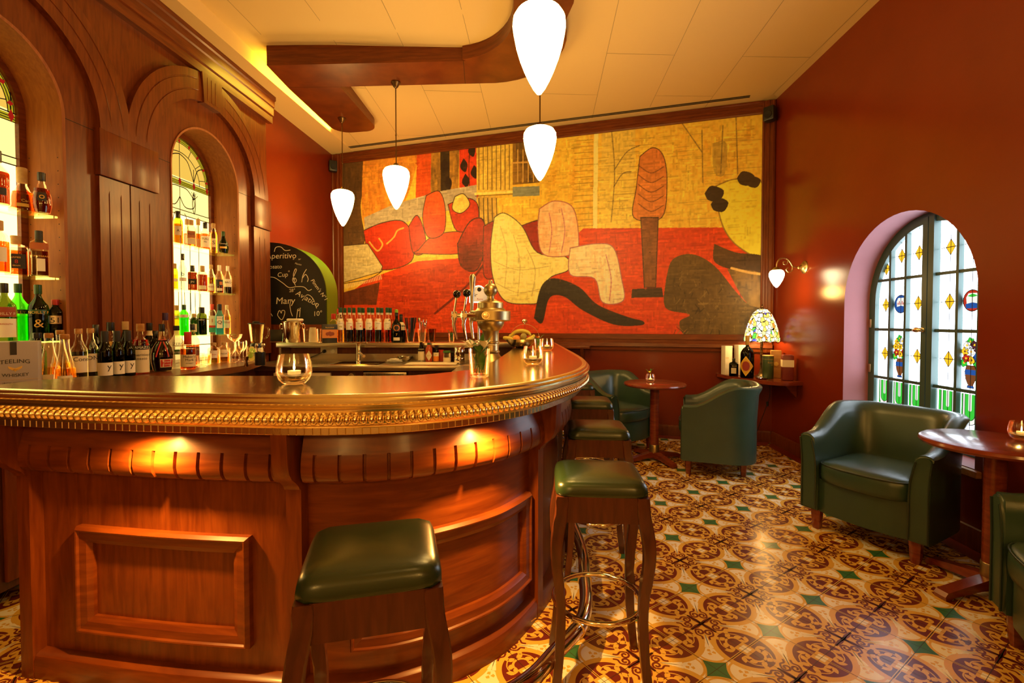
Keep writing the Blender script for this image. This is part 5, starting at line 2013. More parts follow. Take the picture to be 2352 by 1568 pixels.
# ================================================================ STEEL WORKTOP AND SHELF BEHIND THE BAR
WT = .95
T = thing('steel_worktop', 'brushed steel worktop with a drainer and sink behind the bar', 'worktop', (0, 0, 0))
bm = B()
rbox(bm, -2.36, -.12, 4.14, 4.835, .905, WT, .006)
rbox(bm, -.47, -.16, 2.75, 4.14, .905, WT - .001, .006)
obj('slab', bm, M_steel, T)
bm = B()
ridge = [(-1.95 + k * .022) for k in range(13)]
for x in ridge:
    box(bm, x, x + .010, 4.30, 4.62, WT, WT + .003)
obj('drainer', bm, M_steel, T)
bm = B()
box(bm, -2.36, -.2, 4.815, 4.834, WT, WT + .06)
obj('splash_lip', bm, M_steel, T)
bm = B()
o_ = [(-1.62, 4.2), (-1.20, 4.2), (-1.20, 4.52), (-1.62, 4.52)]
V = []
for f_, z in ((0, WT + .0015), (.02, WT + .006), (.04, WT + .004), (.06, WT - .001 + .0015)):
    V.append([(lerp(x, -1.41, f_ * 2.0), lerp(y, 4.36, f_ * 2.4), z) for x, y in o_])
V = grid(bm, V, 0, wrap_v=True)
bm.faces.new(V[-1])
obj('sink', bm, M_chrome, T)
T = thing('undercounter_unit', 'under-worktop fridge unit with cream door, knob and slotted grille', 'fridge', (0, 0, 0))
bm = B()
box(bm, -2.30, -1.32, 4.20, 4.8, .05, .900)
box(bm, -.92, -.30, 4.20, 4.8, .05, .900)
obj('carcass', bm, M_dark, T)
bm = B()
rbox(bm, -2.10, -1.60, 4.165, 4.2, .16, .885, .006)
obj('door', bm, M_cream, T)
bm = B()
rbox(bm, -1.31, -.93, 4.17, 4.22, .84, .890, .003)
obj('grille_plate', bm, M_steel, T)
bm = B()
for k in range(34):
    box(bm, -1.285 + k * .0098, -1.280 + k * .0098, 4.168, 4.171, .85, .88)
obj('grille_slots', bm, M_slot, T)
bm = B()
lathe(bm, [(.028, 0), (.026, .02), (.0, .022)], 16, M=Matrix.Translation((-1.42, 4.198, .855)) @ Matrix.Rotation(PI / 2, 4, 'X'))
obj('knob', bm, M_steel, T)

SHZ = 1.13
T = thing('steel_shelf', 'long brushed steel shelf full of syrup bottles below the mural', 'shelf', (0, 0, 0))
bm = B()
rbox(bm, -2.30, .035, 4.62, 4.86, SHZ - .046, SHZ, .004)
obj('board', bm, M_steel, T)
bm = B()
box(bm, -2.36, .0, 4.84, 4.90, .0, SHZ - .046)
obj('back_panel', bm, M_wood, T)
bm = B()
bm.free()
for x in (-2.28, -.82, -.25):
    bm = B()
    box(bm, x, x + .02, 4.64, 4.834, WT, SHZ - .046)
    obj('upright', bm, M_steel, T)
T = thing('power_socket', 'white double power socket under the steel shelf', 'socket', (-1.865, 4.838, 1.035))
bm = B()
rbox(bm, -.085, .085, -.012, .0, -.038, .038, .004)
obj('plate', bm, M_cream, T)
bm = B()
for x in (-.04, .04):
    lathe(bm, [(.024, 0), (.024, -.006), (.019, -.006), (.018, .001), (0, .001)], 18, M=Matrix.Translation((x, -.0125, 0)) @ Matrix.Rotation(-PI / 2, 4, 'X'))
obj('outlet', bm, M_white, T)
T = thing('power_plug', 'black plug with a drooping cord in the left outlet', 'plug', (-1.905, 4.825, 1.035))
bm = B()
lathe(bm, [(.018, 0), (.018, .025), (.010, .035), (0, .036)], 14, M=Matrix.Rotation(PI / 2, 4, 'X'))
obj('plug_body', bm, M_black, T)
bm = B()
tube(bm, catmull([(0, -.034, 0), (-.03, -.06, -.02), (-.09, -.05, -.045), (-.16, -.04, -.07)], 5), .004, 6)
obj('cord', bm, M_black, T)
# tap
T = thing('mixer_tap', 'chrome single-lever mixer tap at the sink', 'tap', (-1.475, 4.56, WT + .001))
bm = B()
lathe(bm, [(.030, 0), (.030, .006), (.024, .012), (.024, .15), (.026, .155), (.026, .165), (.0, .175)], 18)
obj('body', bm, M_chrome, T)
bm = B()
tube(bm, [(0, 0, .085), (.045, -.06, .078), (.085, -.11, .060)], [.016, .015, .014], 12)
obj('spout', bm, M_chrome, T)
bm = B()
tube(bm, [(-.01, 0, .17), (.05, -.01, .184), (.085, -.015, .182)], [.012, .008, .006], 8)
obj('lever', bm, M_chrome, T)
# plates, sauce boat
for k, r in enumerate((.075, .072, .045)):
    o = tag(obj('plate' if k < 2 else 'saucer', (lambda b: (lathe(b, [(.0, 0), (r * .6, 0), (r, .008), (r, .011), (r * .6, .004), (0, .004)], 28), b)[1])(B()), M_white, None, 50, (-1.11, 4.47, WT + .002 + .0115 * k)),
            ('bottom white plate of the little stack by the sink', 'second white plate of the little stack by the sink', 'small saucer on top of the white plates')[k], 'plate', 'plates by the sink')
T = thing('sauce_boat', 'small steel sauce boat behind the white plates', 'sauce boat', (-1.05, 4.66, WT + .001))
bm = B()
lathe(bm, [(.03, 0), (.055, .02), (.062, .045), (.059, .045), (.05, .02), (.0, .004)], 22, ex=1.25, ey=.7, cap1=False)
obj('bowl', bm, M_pewter, T)
bm = B()
tube(bm, catmull([(-.07, 0, .04), (-.10, 0, .045), (-.095, 0, .02), (-.065, 0, .02)], 4), .004, 6)
obj('handle', bm, M_pewter, T)
tag(obj('folded_cloth', (lambda b: (rbox(b, -.96, -.50, 4.22, 4.46, WT + .001, WT + .006, .002), b)[1])(B()), M_cream, None, 40), 'folded cream cloth on the steel worktop in front of the sauce bottles', 'cloth')


# sauce bottles
def wt(px, Y=4.55):
    x, _ = on_y(px, Y)
    return (x, Y, WT + (.006 if Y < 4.46 else 0))


bottle('bitters bottle in an oversized cream wrapper with a yellow cap', wt(967), 'std', .195, .030, M_brown, (pm('yellow_cap', (.7, .45, .03), .4), .025, .014), [(.002, .125, 179, M_cream)], [('T', .095, .03, M_ink)], None, 'sauce bottles')
T = bottle('red pepper sauce bottle with a cream diamond label', wt(984.5), 'std', .205, .034, pm('pepper_sauce', (.40, .055, .012), .2), (M_redcap, .022, .013), [(.165, .182, 179, M_dgreen)], [], None, 'sauce bottles')
bm = B()
f = lambda a, z: Vector((.0352 * math.sin(a), -.0352 * math.cos(a), z))
for s in (-1, 1):
    n = 5
    for k in range(n):
        t0, t1 = k / n, (k + 1) / n
        h0, h1 = .05 * (1 - t0), .05 * (1 - t1)
        face(bm, [f(s * t0 * .95, .062 - h0), f(s * t1 * .95, .062 - h1), f(s * t1 * .95, .062 + h1), f(s * t0 * .95, .062 + h0)])
obj('paper_label', bm, M_cream, T)
bm = B()
write(bm, 'TABASCO', .012, lambda u, v: Vector((.0362 * math.sin(u / .036), -.0362 * math.cos(u / .036), .058 + v)))
obj('lettering', bm, M_goldink, T)
bottle('small orange-capped bottle with an orange and cream label', wt(1001), 'std', .165, .026, M_brown, (M_orange, .03, .014), [(.055, .09, 170, M_cream), (.004, .055, 170, M_orange)], [('b', .065, .02, M_ink)], None, 'sauce bottles')


def jar(label, loc, R, H, gl, capm, fill=None, group='jars on the worktop'):
    T = thing('spice_jar', label, 'jar', (loc[0], loc[1], WT + .0008), 0, group)
    bm = B()
    lathe(bm, [(R * .95, 0), (R, .004), (R, H * .8), (R * .9, H * .86)], 18)
    obj('glass_body', bm, gl, T)
    bm = B()
    lathe(bm, [(R * .96, H * .84), (R * .98, H * .85), (R * .98, H), (R * .9, H)], 18)
    obj('lid', bm, capm, T)
    if fill:
        bm = B()
        lathe(bm, [(R * .9, .004), (R * .9, H * .4)], 14)
        obj('contents', bm, fill, T)


jar('red spice jar between the orange bottle and the green-lidded jar', wt(1013, 4.62), .026, .11, pm('red_spice', (.35, .03, .015), .3), M_redcap)
jar('clear jar with a green lid holding cream powder', wt(1026, 4.5), .038, .108, M_clear, M_green, M_cream)
jar('dark brown jar behind the steel canister', wt(1040, 4.58), .028, .10, M_brown, M_black)
T = thing('steel_canister', 'shiny ribbed steel canister at the right end of the worktop', 'canister', wt(1055, 4.35))
bm = B()
lathe(bm, [(.046, 0), (.048, .003), (.048, .05), (.0465, .053), (.048, .056), (.048, .142), (.046, .145), (.044, .142), (.0, .142)], 28)
obj('can', bm, M_chrome, T)
bm = B()
lathe(bm, [(.042, .1425), (.043, .152), (.020, .156), (0, .157)], 24)
obj('lid', bm, M_steel, T)
T = thing('tongs', 'steel tongs lying at the inner edge of the bar', 'tongs', (-.42, 3.3, WT + .002), .5)
for s in (-1, 1):
    bm = B()
    tube(bm, catmull([(s * .004, .12, .006), (s * .018, .04, .008), (s * .014, -.14, .008)], 4), .005, 6)
    obj('arm', bm, M_chrome, T)


# ---- things on the shelf
def sh(px, Y=4.74):
    x, _ = on_y(px, Y)
    return (x, Y, SHZ)


SYR = ((M_yell, .46, (.45, .40, .1)), (M_brown, .46, (.55, .04, .03)), (M_brown, .46, (.6, .05, .02)), (M_damber, .44, (.4, .42, .1)), (M_dglass, .46, (.75, .3, .08)), (M_amber, .46, (.1, .08, .06)))
ORD = ('first', 'second', 'third', 'fourth', 'fifth', 'sixth')
for i, px in enumerate((781.5, 802.5, 825, 847, 868, 889.5)):
    li, fr_, fc = SYR[i]
    T = bottle('%s syrup bottle from the left in the front row on the steel shelf' % ORD[i], sh(px, 4.715), 'std', .345, .036, M_flint, (M_dgreen, .045, .0175),
               [(.125, .235, 62, M_paper), (.275, .298, 179, M_cream)], [('GIFFARD', .185, .010, M_ink)], (li, fr_ * .9), G_SH)
    m = pm('fruit_print', fc, .6)
    bm = B()
    rr = random.Random(i)
    for k in range(7):
        a, z = rr.uniform(-.9, .9), rr.uniform(.132, .226)
        if abs(z - .186) < .018:
            continue
        q = rr.uniform(.004, .009)
        c = [(a + q / .0376 * math.cos(t * PI / 4), z + q * math.sin(t * PI / 4)) for t in range(8)]
        face(bm, [Vector((.0384 * math.sin(u), -.0384 * math.cos(u), v)) for u, v in c])
    obj('label_picture', bm, m, T)
for i, px in enumerate((791.5, 812.5, 833.5, 855.5, 876.5, 896)):
    bottle('%s syrup bottle from the left in the back row on the steel shelf' % ORD[i], sh(px, 4.805), 'std', .345, .030, M_flint, (M_dgreen, .045, .0175), [(.275, .298, 179, M_cream)], [], (SYR[(i + 2) % 6][0], .40), G_SH)
bottle('square white-labelled bottle with a red cap left of the syrups', sh(765.5, 4.762), 'short', .285, .040, M_flint, (M_redcap, .05, .022), [(.06, .18, 60, M_paper)], [], None, G_SH, sq=6)
bottle('red-capped bottle standing behind the first syrups', sh(777, 4.818), 'std', .335, .022, M_flint, (M_redcap, .05, .017), [(.275, .30, 179, M_cream)], [], None, G_SH)
T = bottle('dark rum bottle with an orange oval label and green pourer', sh(910.5, 4.70), 'wine', .295, .045, M_dglass, (M_ink, .03, .016), [(.11, .18, 44, M_ink), (.02, .05, 40, M_cream)], [('O', .115, .085, M_orange), ('7', .068, .03, M_goldink)], None, G_SH)
bm = B()
lathe(bm, [(.013, .29), (.016, .30), (.015, .325), (.0, .327)], 12)
obj('pourer', bm, pm('lime_plastic', (.25, .55, .03), .4), T)
bottle('second dark bottle half hidden behind the rum', sh(921, 4.80), 'wine', .28, .043, M_dglass, (M_ink, .06, .016), [(.12, .2, 70, M_cream)], [], None, G_SH)
# ice bucket
T = thing('ice_bucket', 'shiny steel ice bucket with ring handles and a folded cloth over its rim', 'ice bucket', (*sh(671, 4.73)[:2], SHZ + .001))
bm = B()
lathe(bm, [(.072, 0), (.076, .006), (.095, .195), (.100, .205), (.098, .208), (.092, .2), (.07, .01), (.0, .01)], 32, cap1=False)
obj('bucket', bm, M_chrome, T)
for s in (-1, 1):
    bm = B()
    tube(bm, [(s * .112, .028 * math.cos(t * PI / 10), .155 + .028 * math.sin(t * PI / 10)) for t in range(20)], .005, 6, closed=True)
    lathe(bm, [(.012, -.01), (.010, .016)], 8, M=Matrix.Translation((s * .098, 0, .178)) @ Matrix.Rotation(s * PI / 2, 4, 'Y'))
    obj('ring_handle', bm, M_chrome, T)
tag(obj('cloth', (lambda b: (rbox(b, -.03, .095, -.07, .05, .2095, .236, .012, 3), b)[1])(B()), M_cream, None, 60, (*sh(671, 4.73)[:2], SHZ)), 'folded cream cloth lying over the rim of the ice bucket', 'cloth')
# menu stand, glasses, napkins, tea box, cutlery
T = thing('menu_stand', 'small black menu card on a wire stand left of the ice bucket', 'menu stand', (*sh(634, 4.76)[:2], SHZ + .001), .25)
bm = B()
rbox(bm, -.055, .055, -.006, .0, .01, .125, .002)
obj('card', bm, M_black, T)
bm = B()
tube(bm, [(.062, -.03, 0), (.066, .005, .13)], .003, 6)
tube(bm, [(-.055, -.03, .002), (.062, -.03, .002)], .003, 6)
obj('wire', bm, M_chrome, T)
hi = [(.028, 0), (.030, .003), (.037, .135), (.036, .135), (.029, .012), (0, .012)]
for px, Y, lb in ((704, 4.70, 'ribbed highball glass right of the ice bucket'), (735, 4.71, 'tall clear highball glass left of the black tea box'), (729, 4.80, 'highball glass at the back beside the roll of napkins')):
    drink_glass('highball_glass', lb, (*sh(px, Y)[:2], SHZ + .0008), hi, group='glasses on the steel shelf')
tag(obj('paper_cup_stack', (lambda b: (lathe(b, [(.036, 0), (.038, .002), (.030, .145), (.032, .148), (.0, .148)], 20), b)[1])(B()), M_cream, None, 40, (*sh(718, 4.70)[:2], SHZ + .0008)), 'cream stack of paper cups between the highball glasses', 'cups')
T = thing('tea_box', 'black tea box with an orange panel on the steel shelf', 'box', (*sh(756.5, 4.648)[:2], SHZ + .0008), face_to(1.85, -4.66) + .12)
bm = B()
rbox(bm, -.070, .068, -.020, .020, 0, .18, .002)
obj('carton', bm, M_black, T)
bm = B()
box(bm, -.0703, .0683, -.0206, -.0195, .045, .128)
obj('panel', bm, pm('orange_panel', (.62, .22, .05), .5), T)
bm = B()
for x, z, r in ((-.022, .085, .018), (.0, .09, .02), (.024, .086, .018), (.006, .078, .016)):
    lathe(bm, [(r, 0), (0, .0006)], 12, M=Matrix.Translation((x, -.0208, z)) @ Matrix.Rotation(PI / 2, 4, 'X'))
obj('picture', bm, pm('tea_picture', (.25, .05, .02), .5), T)
bm = B()
write(bm, 'Ronnefeldt', .018, lambda u, v: Vector((u, -.0206, v + .142)))
obj('lettering', bm, M_goldink, T)
for px, lb, nm, kind in ((943, 'glass holding a bundle of black straws', 'straw_glass', 0), (969, 'glass of steel cutlery and bar tools', 'cutlery_glass', 1), (991, 'ribbed brown-tinted glass right of the cutlery', 'ribbed_glass', 2)):
    T = drink_glass(nm, lb, (*sh(px, 4.71)[:2], SHZ + .0008), [(.032, 0), (.034, .003), (.046, .135), (.045, .135), (.033, .012), (0, .012)], group='glasses on the steel shelf', mat=M_clear if kind < 2 else glass('smoked_glass', (.62, .46, .22)))
    rr = random.Random(px)
    if kind == 0:
        for k in range(24):
            a, q, w = rr.random() * 6.28, .026 * rr.random() ** .5, rr.uniform(2.0, 3.0)
            bm = B()
            tube(bm, [(q * math.cos(a), q * math.sin(a), .014), (q * w * math.cos(a), q * w * math.sin(a) * .8, .245)], .0033, 6)
            tag(obj('straw', bm, M_black, None, 60, T.location), 'black drinking straw in the straw glass', 'straw', 'black straws')
    elif kind == 1:
        for k in range(7):
            a, q = rr.random() * 6.28, .02
            bm = B()
            p, r = Vector((q * math.cos(a), q * math.sin(a), .014)), Vector((q * 2.3 * math.cos(a), q * 1.6 * math.sin(a), rr.uniform(.17, .225)))
            tube(bm, [p, r], .003, 6)
            M = Matrix.Rotation(rr.random() * 3, 4, 'Z')
            ball(bm, r, .013, .004, .022, 10, 6, M=M)
            tag(obj('bar_spoon', bm, M_chrome, None, 60, T.location), 'steel bar spoon standing in the cutlery glass', 'spoon', 'steel spoons in the glass')


def leafy(T, spots, mat, nm='leaf'):
    for x, y, z, a, tilt, l, w in spots:
        bm = B()
        M = Matrix.Translation((x, y, z)) @ Matrix.Rotation(a, 4, 'Z') @ Matrix.Rotation(-tilt, 4, 'Y')
        rows = []
        for k in range(7):
            t = k / 6
            h = w * math.sin(PI * min(1, t * .94 + .06)) ** .8
            rows.append([M @ Vector((l * t, s * h, .12 * l * math.sin(PI * t) - abs(s) * h * -.25)) for s in (-1, 0, 1)])
        grid(bm, rows)
        obj(nm, bm, mat, T, 80)


def flower_vase(label, loc, kind):
    s = (.0455, .039) if kind == 'white' else (.030, .026)
    Hh = .118 if kind == 'white' else .09
    T = thing('flower_vase', label, 'vase', loc, 0, 'small glass flower vases')
    bm = B()
    lathe(bm, [(s[1] * .9, 0), (s[1], .003), (s[0], Hh), (s[0] - .0015, Hh), (s[1] - .002, .014), (0, .014)], 24, cap1=False)
    obj('glass_body', bm, M_clear, T, 60)
    bm = B()
    lathe(bm, [(s[1] - .003, .0145), (s[1] + (s[0] - s[1]) * .5 - .003, Hh * .5), (.0, Hh * .5)], 20)
    obj('water', bm, glass('water', (.93, .95, .86), .02, .2), T)
    for k in range(4):
        bm = B()
        tube(bm, [(.012 * math.cos(k * 1.7), .012 * math.sin(k * 1.7), .016), (-.010 * math.cos(k * 1.7), .010 * math.sin(k * 2), Hh + .01)], .0022, 6)
        obj('stem', bm, M_green, T)
    if kind == 'white':
        leafy(T, [(.012, 0, .115, 1.2, 1.4, .070, .011), (.034, 0, .105, .3, 1.25, .075, .012), (-.012, 0, .10, 2.4, .9, .075, .015), (0, -.01, .105, 4.6, .5, .06, .017), (.01, .01, .06, .5, 1.2, .07, .015), (-.018, -.012, .03, 3.4, 1.35, .075, .015), (.012, -.015, .03, 5.0, 1.3, .08, .015), (.02, .0, .025, .4, 1.3, .08, .014), (-.005, .01, .04, 1.8, 1.3, .07, .015)], M_green)
        for k in range(12):
            a = k * .9
            leafy(T, [(-.004 + (.024 if k < 6 else -.032) * 1, -.012, Hh + .004, a, .15 + .45 * (k % 2), .056, .016)], M_white, 'petal')
    else:
        for k in range(14):
            leafy(T, [(0, 0, Hh + .004, k * .46, .3 + .45 * (k % 3) / 2, .026, .008)], M_orange, 'petal')
        leafy(T, [(.0, 0, .03, k * 1.05, 1.2, .07, .012) for k in range(5)] + [(.02, 0, Hh, .4, .7, .06, .006), (-.02, 0, Hh, 2.7, .75, .05, .006)], M_green)
    return T


flower_vase('small vase with a red flower standing on the steel shelf', (*sh(1037, 4.72)[:2], SHZ + .001), 'red')
flower_vase('glass vase of white lilies and leaves on the front of the bar', (*on_z(1101, 866, 1.1), 1.1012), 'white')
flower_vase('far vase with an orange flower beside the fruit bowl', (.215, 3.95, 1.1012), 'orange')


def candle_glass(label, loc, k=1., sprig=False):
    T = thing('candle_glass', label, 'candle holder', loc, 0, 'tealights in round glasses')
    bm = B()
    lathe(bm, [(.030 * k, 0), (.034 * k, .002), (.048 * k, .016 * k), (.056 * k, .040 * k), (.054 * k, .068 * k), (.047 * k, .098 * k), (.0463 * k, .098 * k), (.053 * k, .068 * k), (.0545 * k, .040 * k), (.046 * k, .018 * k), (.033 * k, .010 * k), (.0, .009 * k)], 32, cap1=False)
    obj('glass_bowl', bm, M_clear, T, 60)
    bm = B()
    lathe(bm, [(.0, .012 * k), (.040 * k, .013 * k), (.047 * k, .022 * k), (.050 * k, .030 * k), (.03 * k, .033 * k), (.0, .031 * k)], 24)
    obj('gravel', bm, M_gravel, T, 60)
    bm = B()
    lathe(bm, [(.020 * k, .031 * k), (.0205 * k, .044 * k), (.019 * k, .0445 * k), (.0, .0435 * k)], 20)
    obj('tealight', bm, M_wax, T)
    bm = B()
    lathe(bm, [(.0, .045 * k), (.0030 * k, .050 * k), (.0033 * k, .055 * k), (.002 * k, .066 * k), (.0003, .076 * k)], 10)
    obj('flame', bm, M_flame, T)
    if sprig:
        leafy(T, [(.0, .03, .085, .4, .6, .07, .006), (-.01, .03, .085, 2.4, .8, .05, .006), (0.01, .03, .085, 1.2, 1.0, .05, .006)], M_green)
        for a in (0, 1.3, 2.6, 3.9, 5.2):
            leafy(T, [(.0, .03, .09, a, .5, .02, .006)], pm('yellow_petal', (.8, .55, .05), .5), 'petal')
    lamp('candle_light', 'POINT', (loc[0], loc[1], loc[2] + .085 * k), .35 * k, (1, .5, .12), .006)
    return T


candle_glass('tealight glass in the middle of the front of the bar', (*on_z(676, 882, 1.1), 1.1012), 1.12)
candle_glass('tealight glass on the right bend of the bar', (*on_z(1224, 837, 1.1), 1.1012), 1.02)
candle_glass('far tealight glass near the end of the bar, beside the orange flower', (.285, 3.86, 1.1012), 1.0)
candle_glass('tealight glass with a green sprig on the far round table', (1.345, 4.60, .7512), .78, True)
candle_glass('tealight glass on the table at the right edge', (2.515, 2.33, .7512), .9)

# fruit bowl
T = thing('fruit_bowl', 'pewter fruit bowl with a hooped handle at the far end of the bar', 'fruit bowl', (.085, 4.30, 1.1012))
bm = B()
lathe(bm, [(.05, 0), (.056, .002), (.10, .02), (.136, .058), (.150, .076), (.146, .077), (.12, .05), (.08, .026), (.0, .014)], 36, cap1=False)
obj('bowl', bm, M_pewter, T)
bm = B()
n = 20
rows = []
for k in range(n + 1):
    a = PI * k / n
    y, z = .150 * math.cos(a), .075 + .135 * math.sin(a)
    rows.append([(-.016, y, z), (.016, y, z), (.016, y, z + .004), (-.016, y, z + .004)])
rows = [[(p[0] * 1 + .04, p[1] * .9 + .03, p[2]) for p in r] for r in rows]
grid(bm, [[Vector((q[1], q[0], q[2])) for q in r] for r in rows], wrap_v=True)
obj('hoop_handle', bm, M_chrome, T)
bm = B()
lathe(bm, [(.008, .209), (.006, .22), (.022, .232), (.027, .242), (.018, .254), (.0, .258)], 16, (.03, .04, 0))
obj('knob', bm, M_chrome, T)
fx, fy, fz = T.location


def fruit(name, label, bmf, mat, stem=None):
    bm = B()
    bmf(bm)
    o = obj(name, bm, mat, None, 60, (fx, fy, fz - .028))
    tag(o, label, name, 'fruit in the pewter bowl')


M_ban = pm('banana_peel', (.62, .50, .06), .5, mott=.25, mscale=30)
M_ora = pm('orange_peel', (.75, .26, .02), .5, bump=.5, bscale=300)
ban = lambda pts: (lambda b: tube(b, catmull(pts, 4), [max(.005, .019 * math.sin(PI * (k + .6) / (4 * (len(pts) - 1) + 1.2)) ** .45) for k in range(4 * (len(pts) - 1) + 1)], 8))
fruit('banana', 'green-yellow banana arching across the back of the fruit bowl', ban([(-.105, .03, .12), (-.06, .035, .165), (.0, .035, .178), (.06, .03, .165), (.085, .02, .135)]), M_ban)
fruit('banana', 'short pale banana hanging over the left rim of the bowl', ban([(-.165, -.045, .118), (-.12, -.05, .112), (-.07, -.05, .102)]), M_ban)
fruit('banana', 'pale banana lying over the right rim of the bowl', ban([(.04, -.075, .098), (.09, -.06, .115), (.115, -.03, .14)]), M_ban)
fruit('orange', 'round orange at the front of the fruit bowl', lambda b: ball(b, (-.045, -.045, .105), .037), M_ora)
fruit('pear', 'brownish green pear in the middle of the fruit bowl', lambda b: ball(b, (.02, -.03, .118), .032, .032, .042), pm('pear_skin', (.30, .24, .05), .5, mott=.2, mscale=40))
fruit('apple', 'dark red apple half hidden behind the pear', lambda b: ball(b, (.068, -.02, .105), .033), pm('apple_skin', (.32, .03, .015), .3))
fruit('apple', 'yellow-green apple at the back left of the fruit bowl', lambda b: ball(b, (-.085, .055, .12), .034), pm('green_apple_skin', (.45, .40, .08), .35))

# ---- beer tap tower
T = thing('beer_tap_tower', 'turned brass beer tower with ball finial and side taps behind the bar', 'beer tap', (-.145, 3.22, WT))
bm = B()
lathe(bm, [(.105, 0), (.108, .02), (.108, .06), (.100, .10), (.082, .135), (.064, .155), (.057, .17), (.062, .176), (.062, .184), (.055, .19), (.053, .235), (.061, .240), (.062, .248), (.056, .254), (.056, .32), (.060, .326), (.074, .335), (.088, .36), (.092, .378), (.092, .384), (.130, .390), (.135, .395), (.135, .452), (.130, .457), (.105, .459), (.098, .466), (.093, .474), (.085, .476), (.086, .51), (.080, .516), (.055, .524), (.035, .533), (.025, .54), (.024, .556), (.030, .562)], 48, cap1=True)
ball(bm, (0, 0, .598), .047, nu=24, nv=16)
lathe(bm, [(.014, .642), (.014, .660), (.010, .664), (0, .665)], 14)
obj('tower', bm, M_brass, T, 40)
bm = B()
lathe(bm, [(.028, 0), (.026, .008), (.018, .008), (.015, .014), (0, .016)], 18, M=Matrix.Translation((-.026, -.132, .424)) @ Matrix.Rotation(PI / 2, 4, 'X'))
obj('medallion', bm, M_gold, T)
for k, (a, l) in enumerate(((PI * 1.02, .12), (PI * 1.20, .082), (PI * .80, .045))):
    d = Vector((math.cos(a), math.sin(a), 0))
    c = Vector((0, 0, .425)) + d * .125
    e = c + d * l
    bm = B()
    tube(bm, [c, c + d * .02, e + d * .02], [.022, .016, .016], 14)
    tube(bm, [e + Vector((0, 0, .028)), e + Vector((0, 0, -.03))], .020, 14)
    tube(bm, [e + Vector((0, 0, -.03)), e + d * .004 + Vector((0, 0, -.06)), e + d * -.014 + Vector((0, 0, -.16))], [.014, .012, .009], 12)
    fd = Vector((.25, -1, 0)).normalized()
    tube(bm, [e + fd * .015, e + fd * .024], .016, 14)
    obj('faucet', bm, M_chrome, T, 50)
    if k < 2:
        bm = B()
        tube(bm, [e + Vector((0, 0, .02)), e + Vector((.016, 0, .125))], .0065, 10)
        h = obj('tap_lever', bm, M_chrome, T)
        bm = B()
        ball(bm, e + Vector((.018, 0, .145)), .0265, nu=16, nv=12)
        obj('ball_grip', bm, pm('black_bakelite', (.01, .01, .01), .08), h)
    else:
        bm = B()
        tube(bm, [e + Vector((0, 0, .02)), e + Vector((.004, 0, .12)), e + Vector((.008, 0, .27)), e + Vector((.006, 0, .29))], [.010, .014, .024, .012], 12)
        obj('paddle_lever', bm, M_steel, T)
T = thing('beer_sign', 'small lit white pub-shaped beer sign on a stem behind the tower', 'sign', (-.235, 3.36, WT + .41))
bm = B()
tube(bm, [(0, 0, 0), (0, 0, .115)], .008, 10)
lathe(bm, [(.02, -.41), (.02, -.40), (.008, -.395), (.008, .02)], 12)
obj('stem', bm, M_chrome, T)
sg = [(-.062, .105), (.062, .105), (.062, .195), (.0, .228), (-.062, .195)]
sg = [(-.066, .108), (.066, .108), (.066, .20), (.045, .207), (.02, .226), (0, .230), (-.02, .226), (-.045, .207), (-.066, .20)]
bm = B()
prism(bm, sg, lambda a, b, c: Vector((a, c, b)), -.016, .016)
obj('light_edge', bm, glow('lit_sign_edge', (1, .88, .6), 2.2), T)
bm = B()
prism(bm, [(a * .9, .167 + (b - .167) * .88) for a, b in sg], lambda a, b, c: Vector((a, c, b)), -.0185, -.0165)
obj('face', bm, pm('sign_face', (.8, .74, .62), .4, emit=(1, .85, .6), es=.25), T)
bm = B()
sf = lambda u, v: Vector((u, -.0190, v))
write(bm, 'Br', .040, lambda u, v: sf(u - .03, v + .150), shear=.2)
lathe(bm, [(.015, 0), (0, .0004)], 14, M=Matrix.Translation((.005, -.019, .20)) @ Matrix.Rotation(PI / 2, 4, 'X'))
obj('lettering', bm, M_ink, T)
bm = B()
write(bm, 'Roma', .018, lambda u, v: sf(u + .01, v + .127))
obj('small_lettering', bm, M_redink, T)

# ---- arched chalkboard
T = thing('chalkboard', 'arched black chalkboard with a deep green metal edge and handwritten cocktails', 'chalkboard', (-2.69, 5.25, 1.305))
CXc, CW, CHt = -.0, .64, .90


def edge_pts(g=0.):
    P = [(.64 - g, 0), (.64 - g, .33)]
    for t in range(1, 17):
        a = t / 16 * PI / 2
        P.append(((.66 - g) * math.cos(a) ** .92 - .02 if t < 16 else .02, .33 + (.575 - g) * math.sin(a) ** .95))
    return P


P = edge_pts()
poly = P + [(.02, .0)]
bm = B()
prism(bm, poly, lambda a, b, c: Vector((a, c, b)), 0.0, .012)
obj('board', bm, pm('black_slate', (.012, .012, .010), .35), T)
bm = B()
grid(bm, [[(x, y, z) for y in (-.002, .34)] for x, z in P])
grid(bm, [[(x, y, z) for y in (-.002, .34)] for x, z in [(a - .006, max(0, b - .006)) for a, b in P]])
obj('metal_edge', bm, pm('green_metal', (.13, .30, .012), .32, metal=.35), T, 60)
M_chalk = pm('chalk', (.82, .76, .55), .8)
bm = B()
ck = lambda u, v: Vector((u, -.0012, v))


def cwrite(s, x, z, size, rot=0., sh_=.12):
    c, q = math.cos(rot), math.sin(rot)
    write(bm, s, size, lambda u, v: ck(x + u * c - v * q, z + u * q + v * c), align='LEFT', shear=sh_)


def chalk(pts, w=.007, smooth=True):
    if smooth:
        pts = [p[:2] for p in catmull([p + (0,) for p in pts], 6)]
    for q in ribbon(pts, w):
        face(bm, [ck(*p) for p in q])


def cp(px, py):       # photograph point on the board
    rx, ry, rz = px_ray(px, py)
    t = 5.25 / ry
    return rx * t + 2.69, rz * t + 1.33 - 1.305


def lay(s, px, py, size, rot=0):
    cwrite(s, *cp(px, py), size, rot)


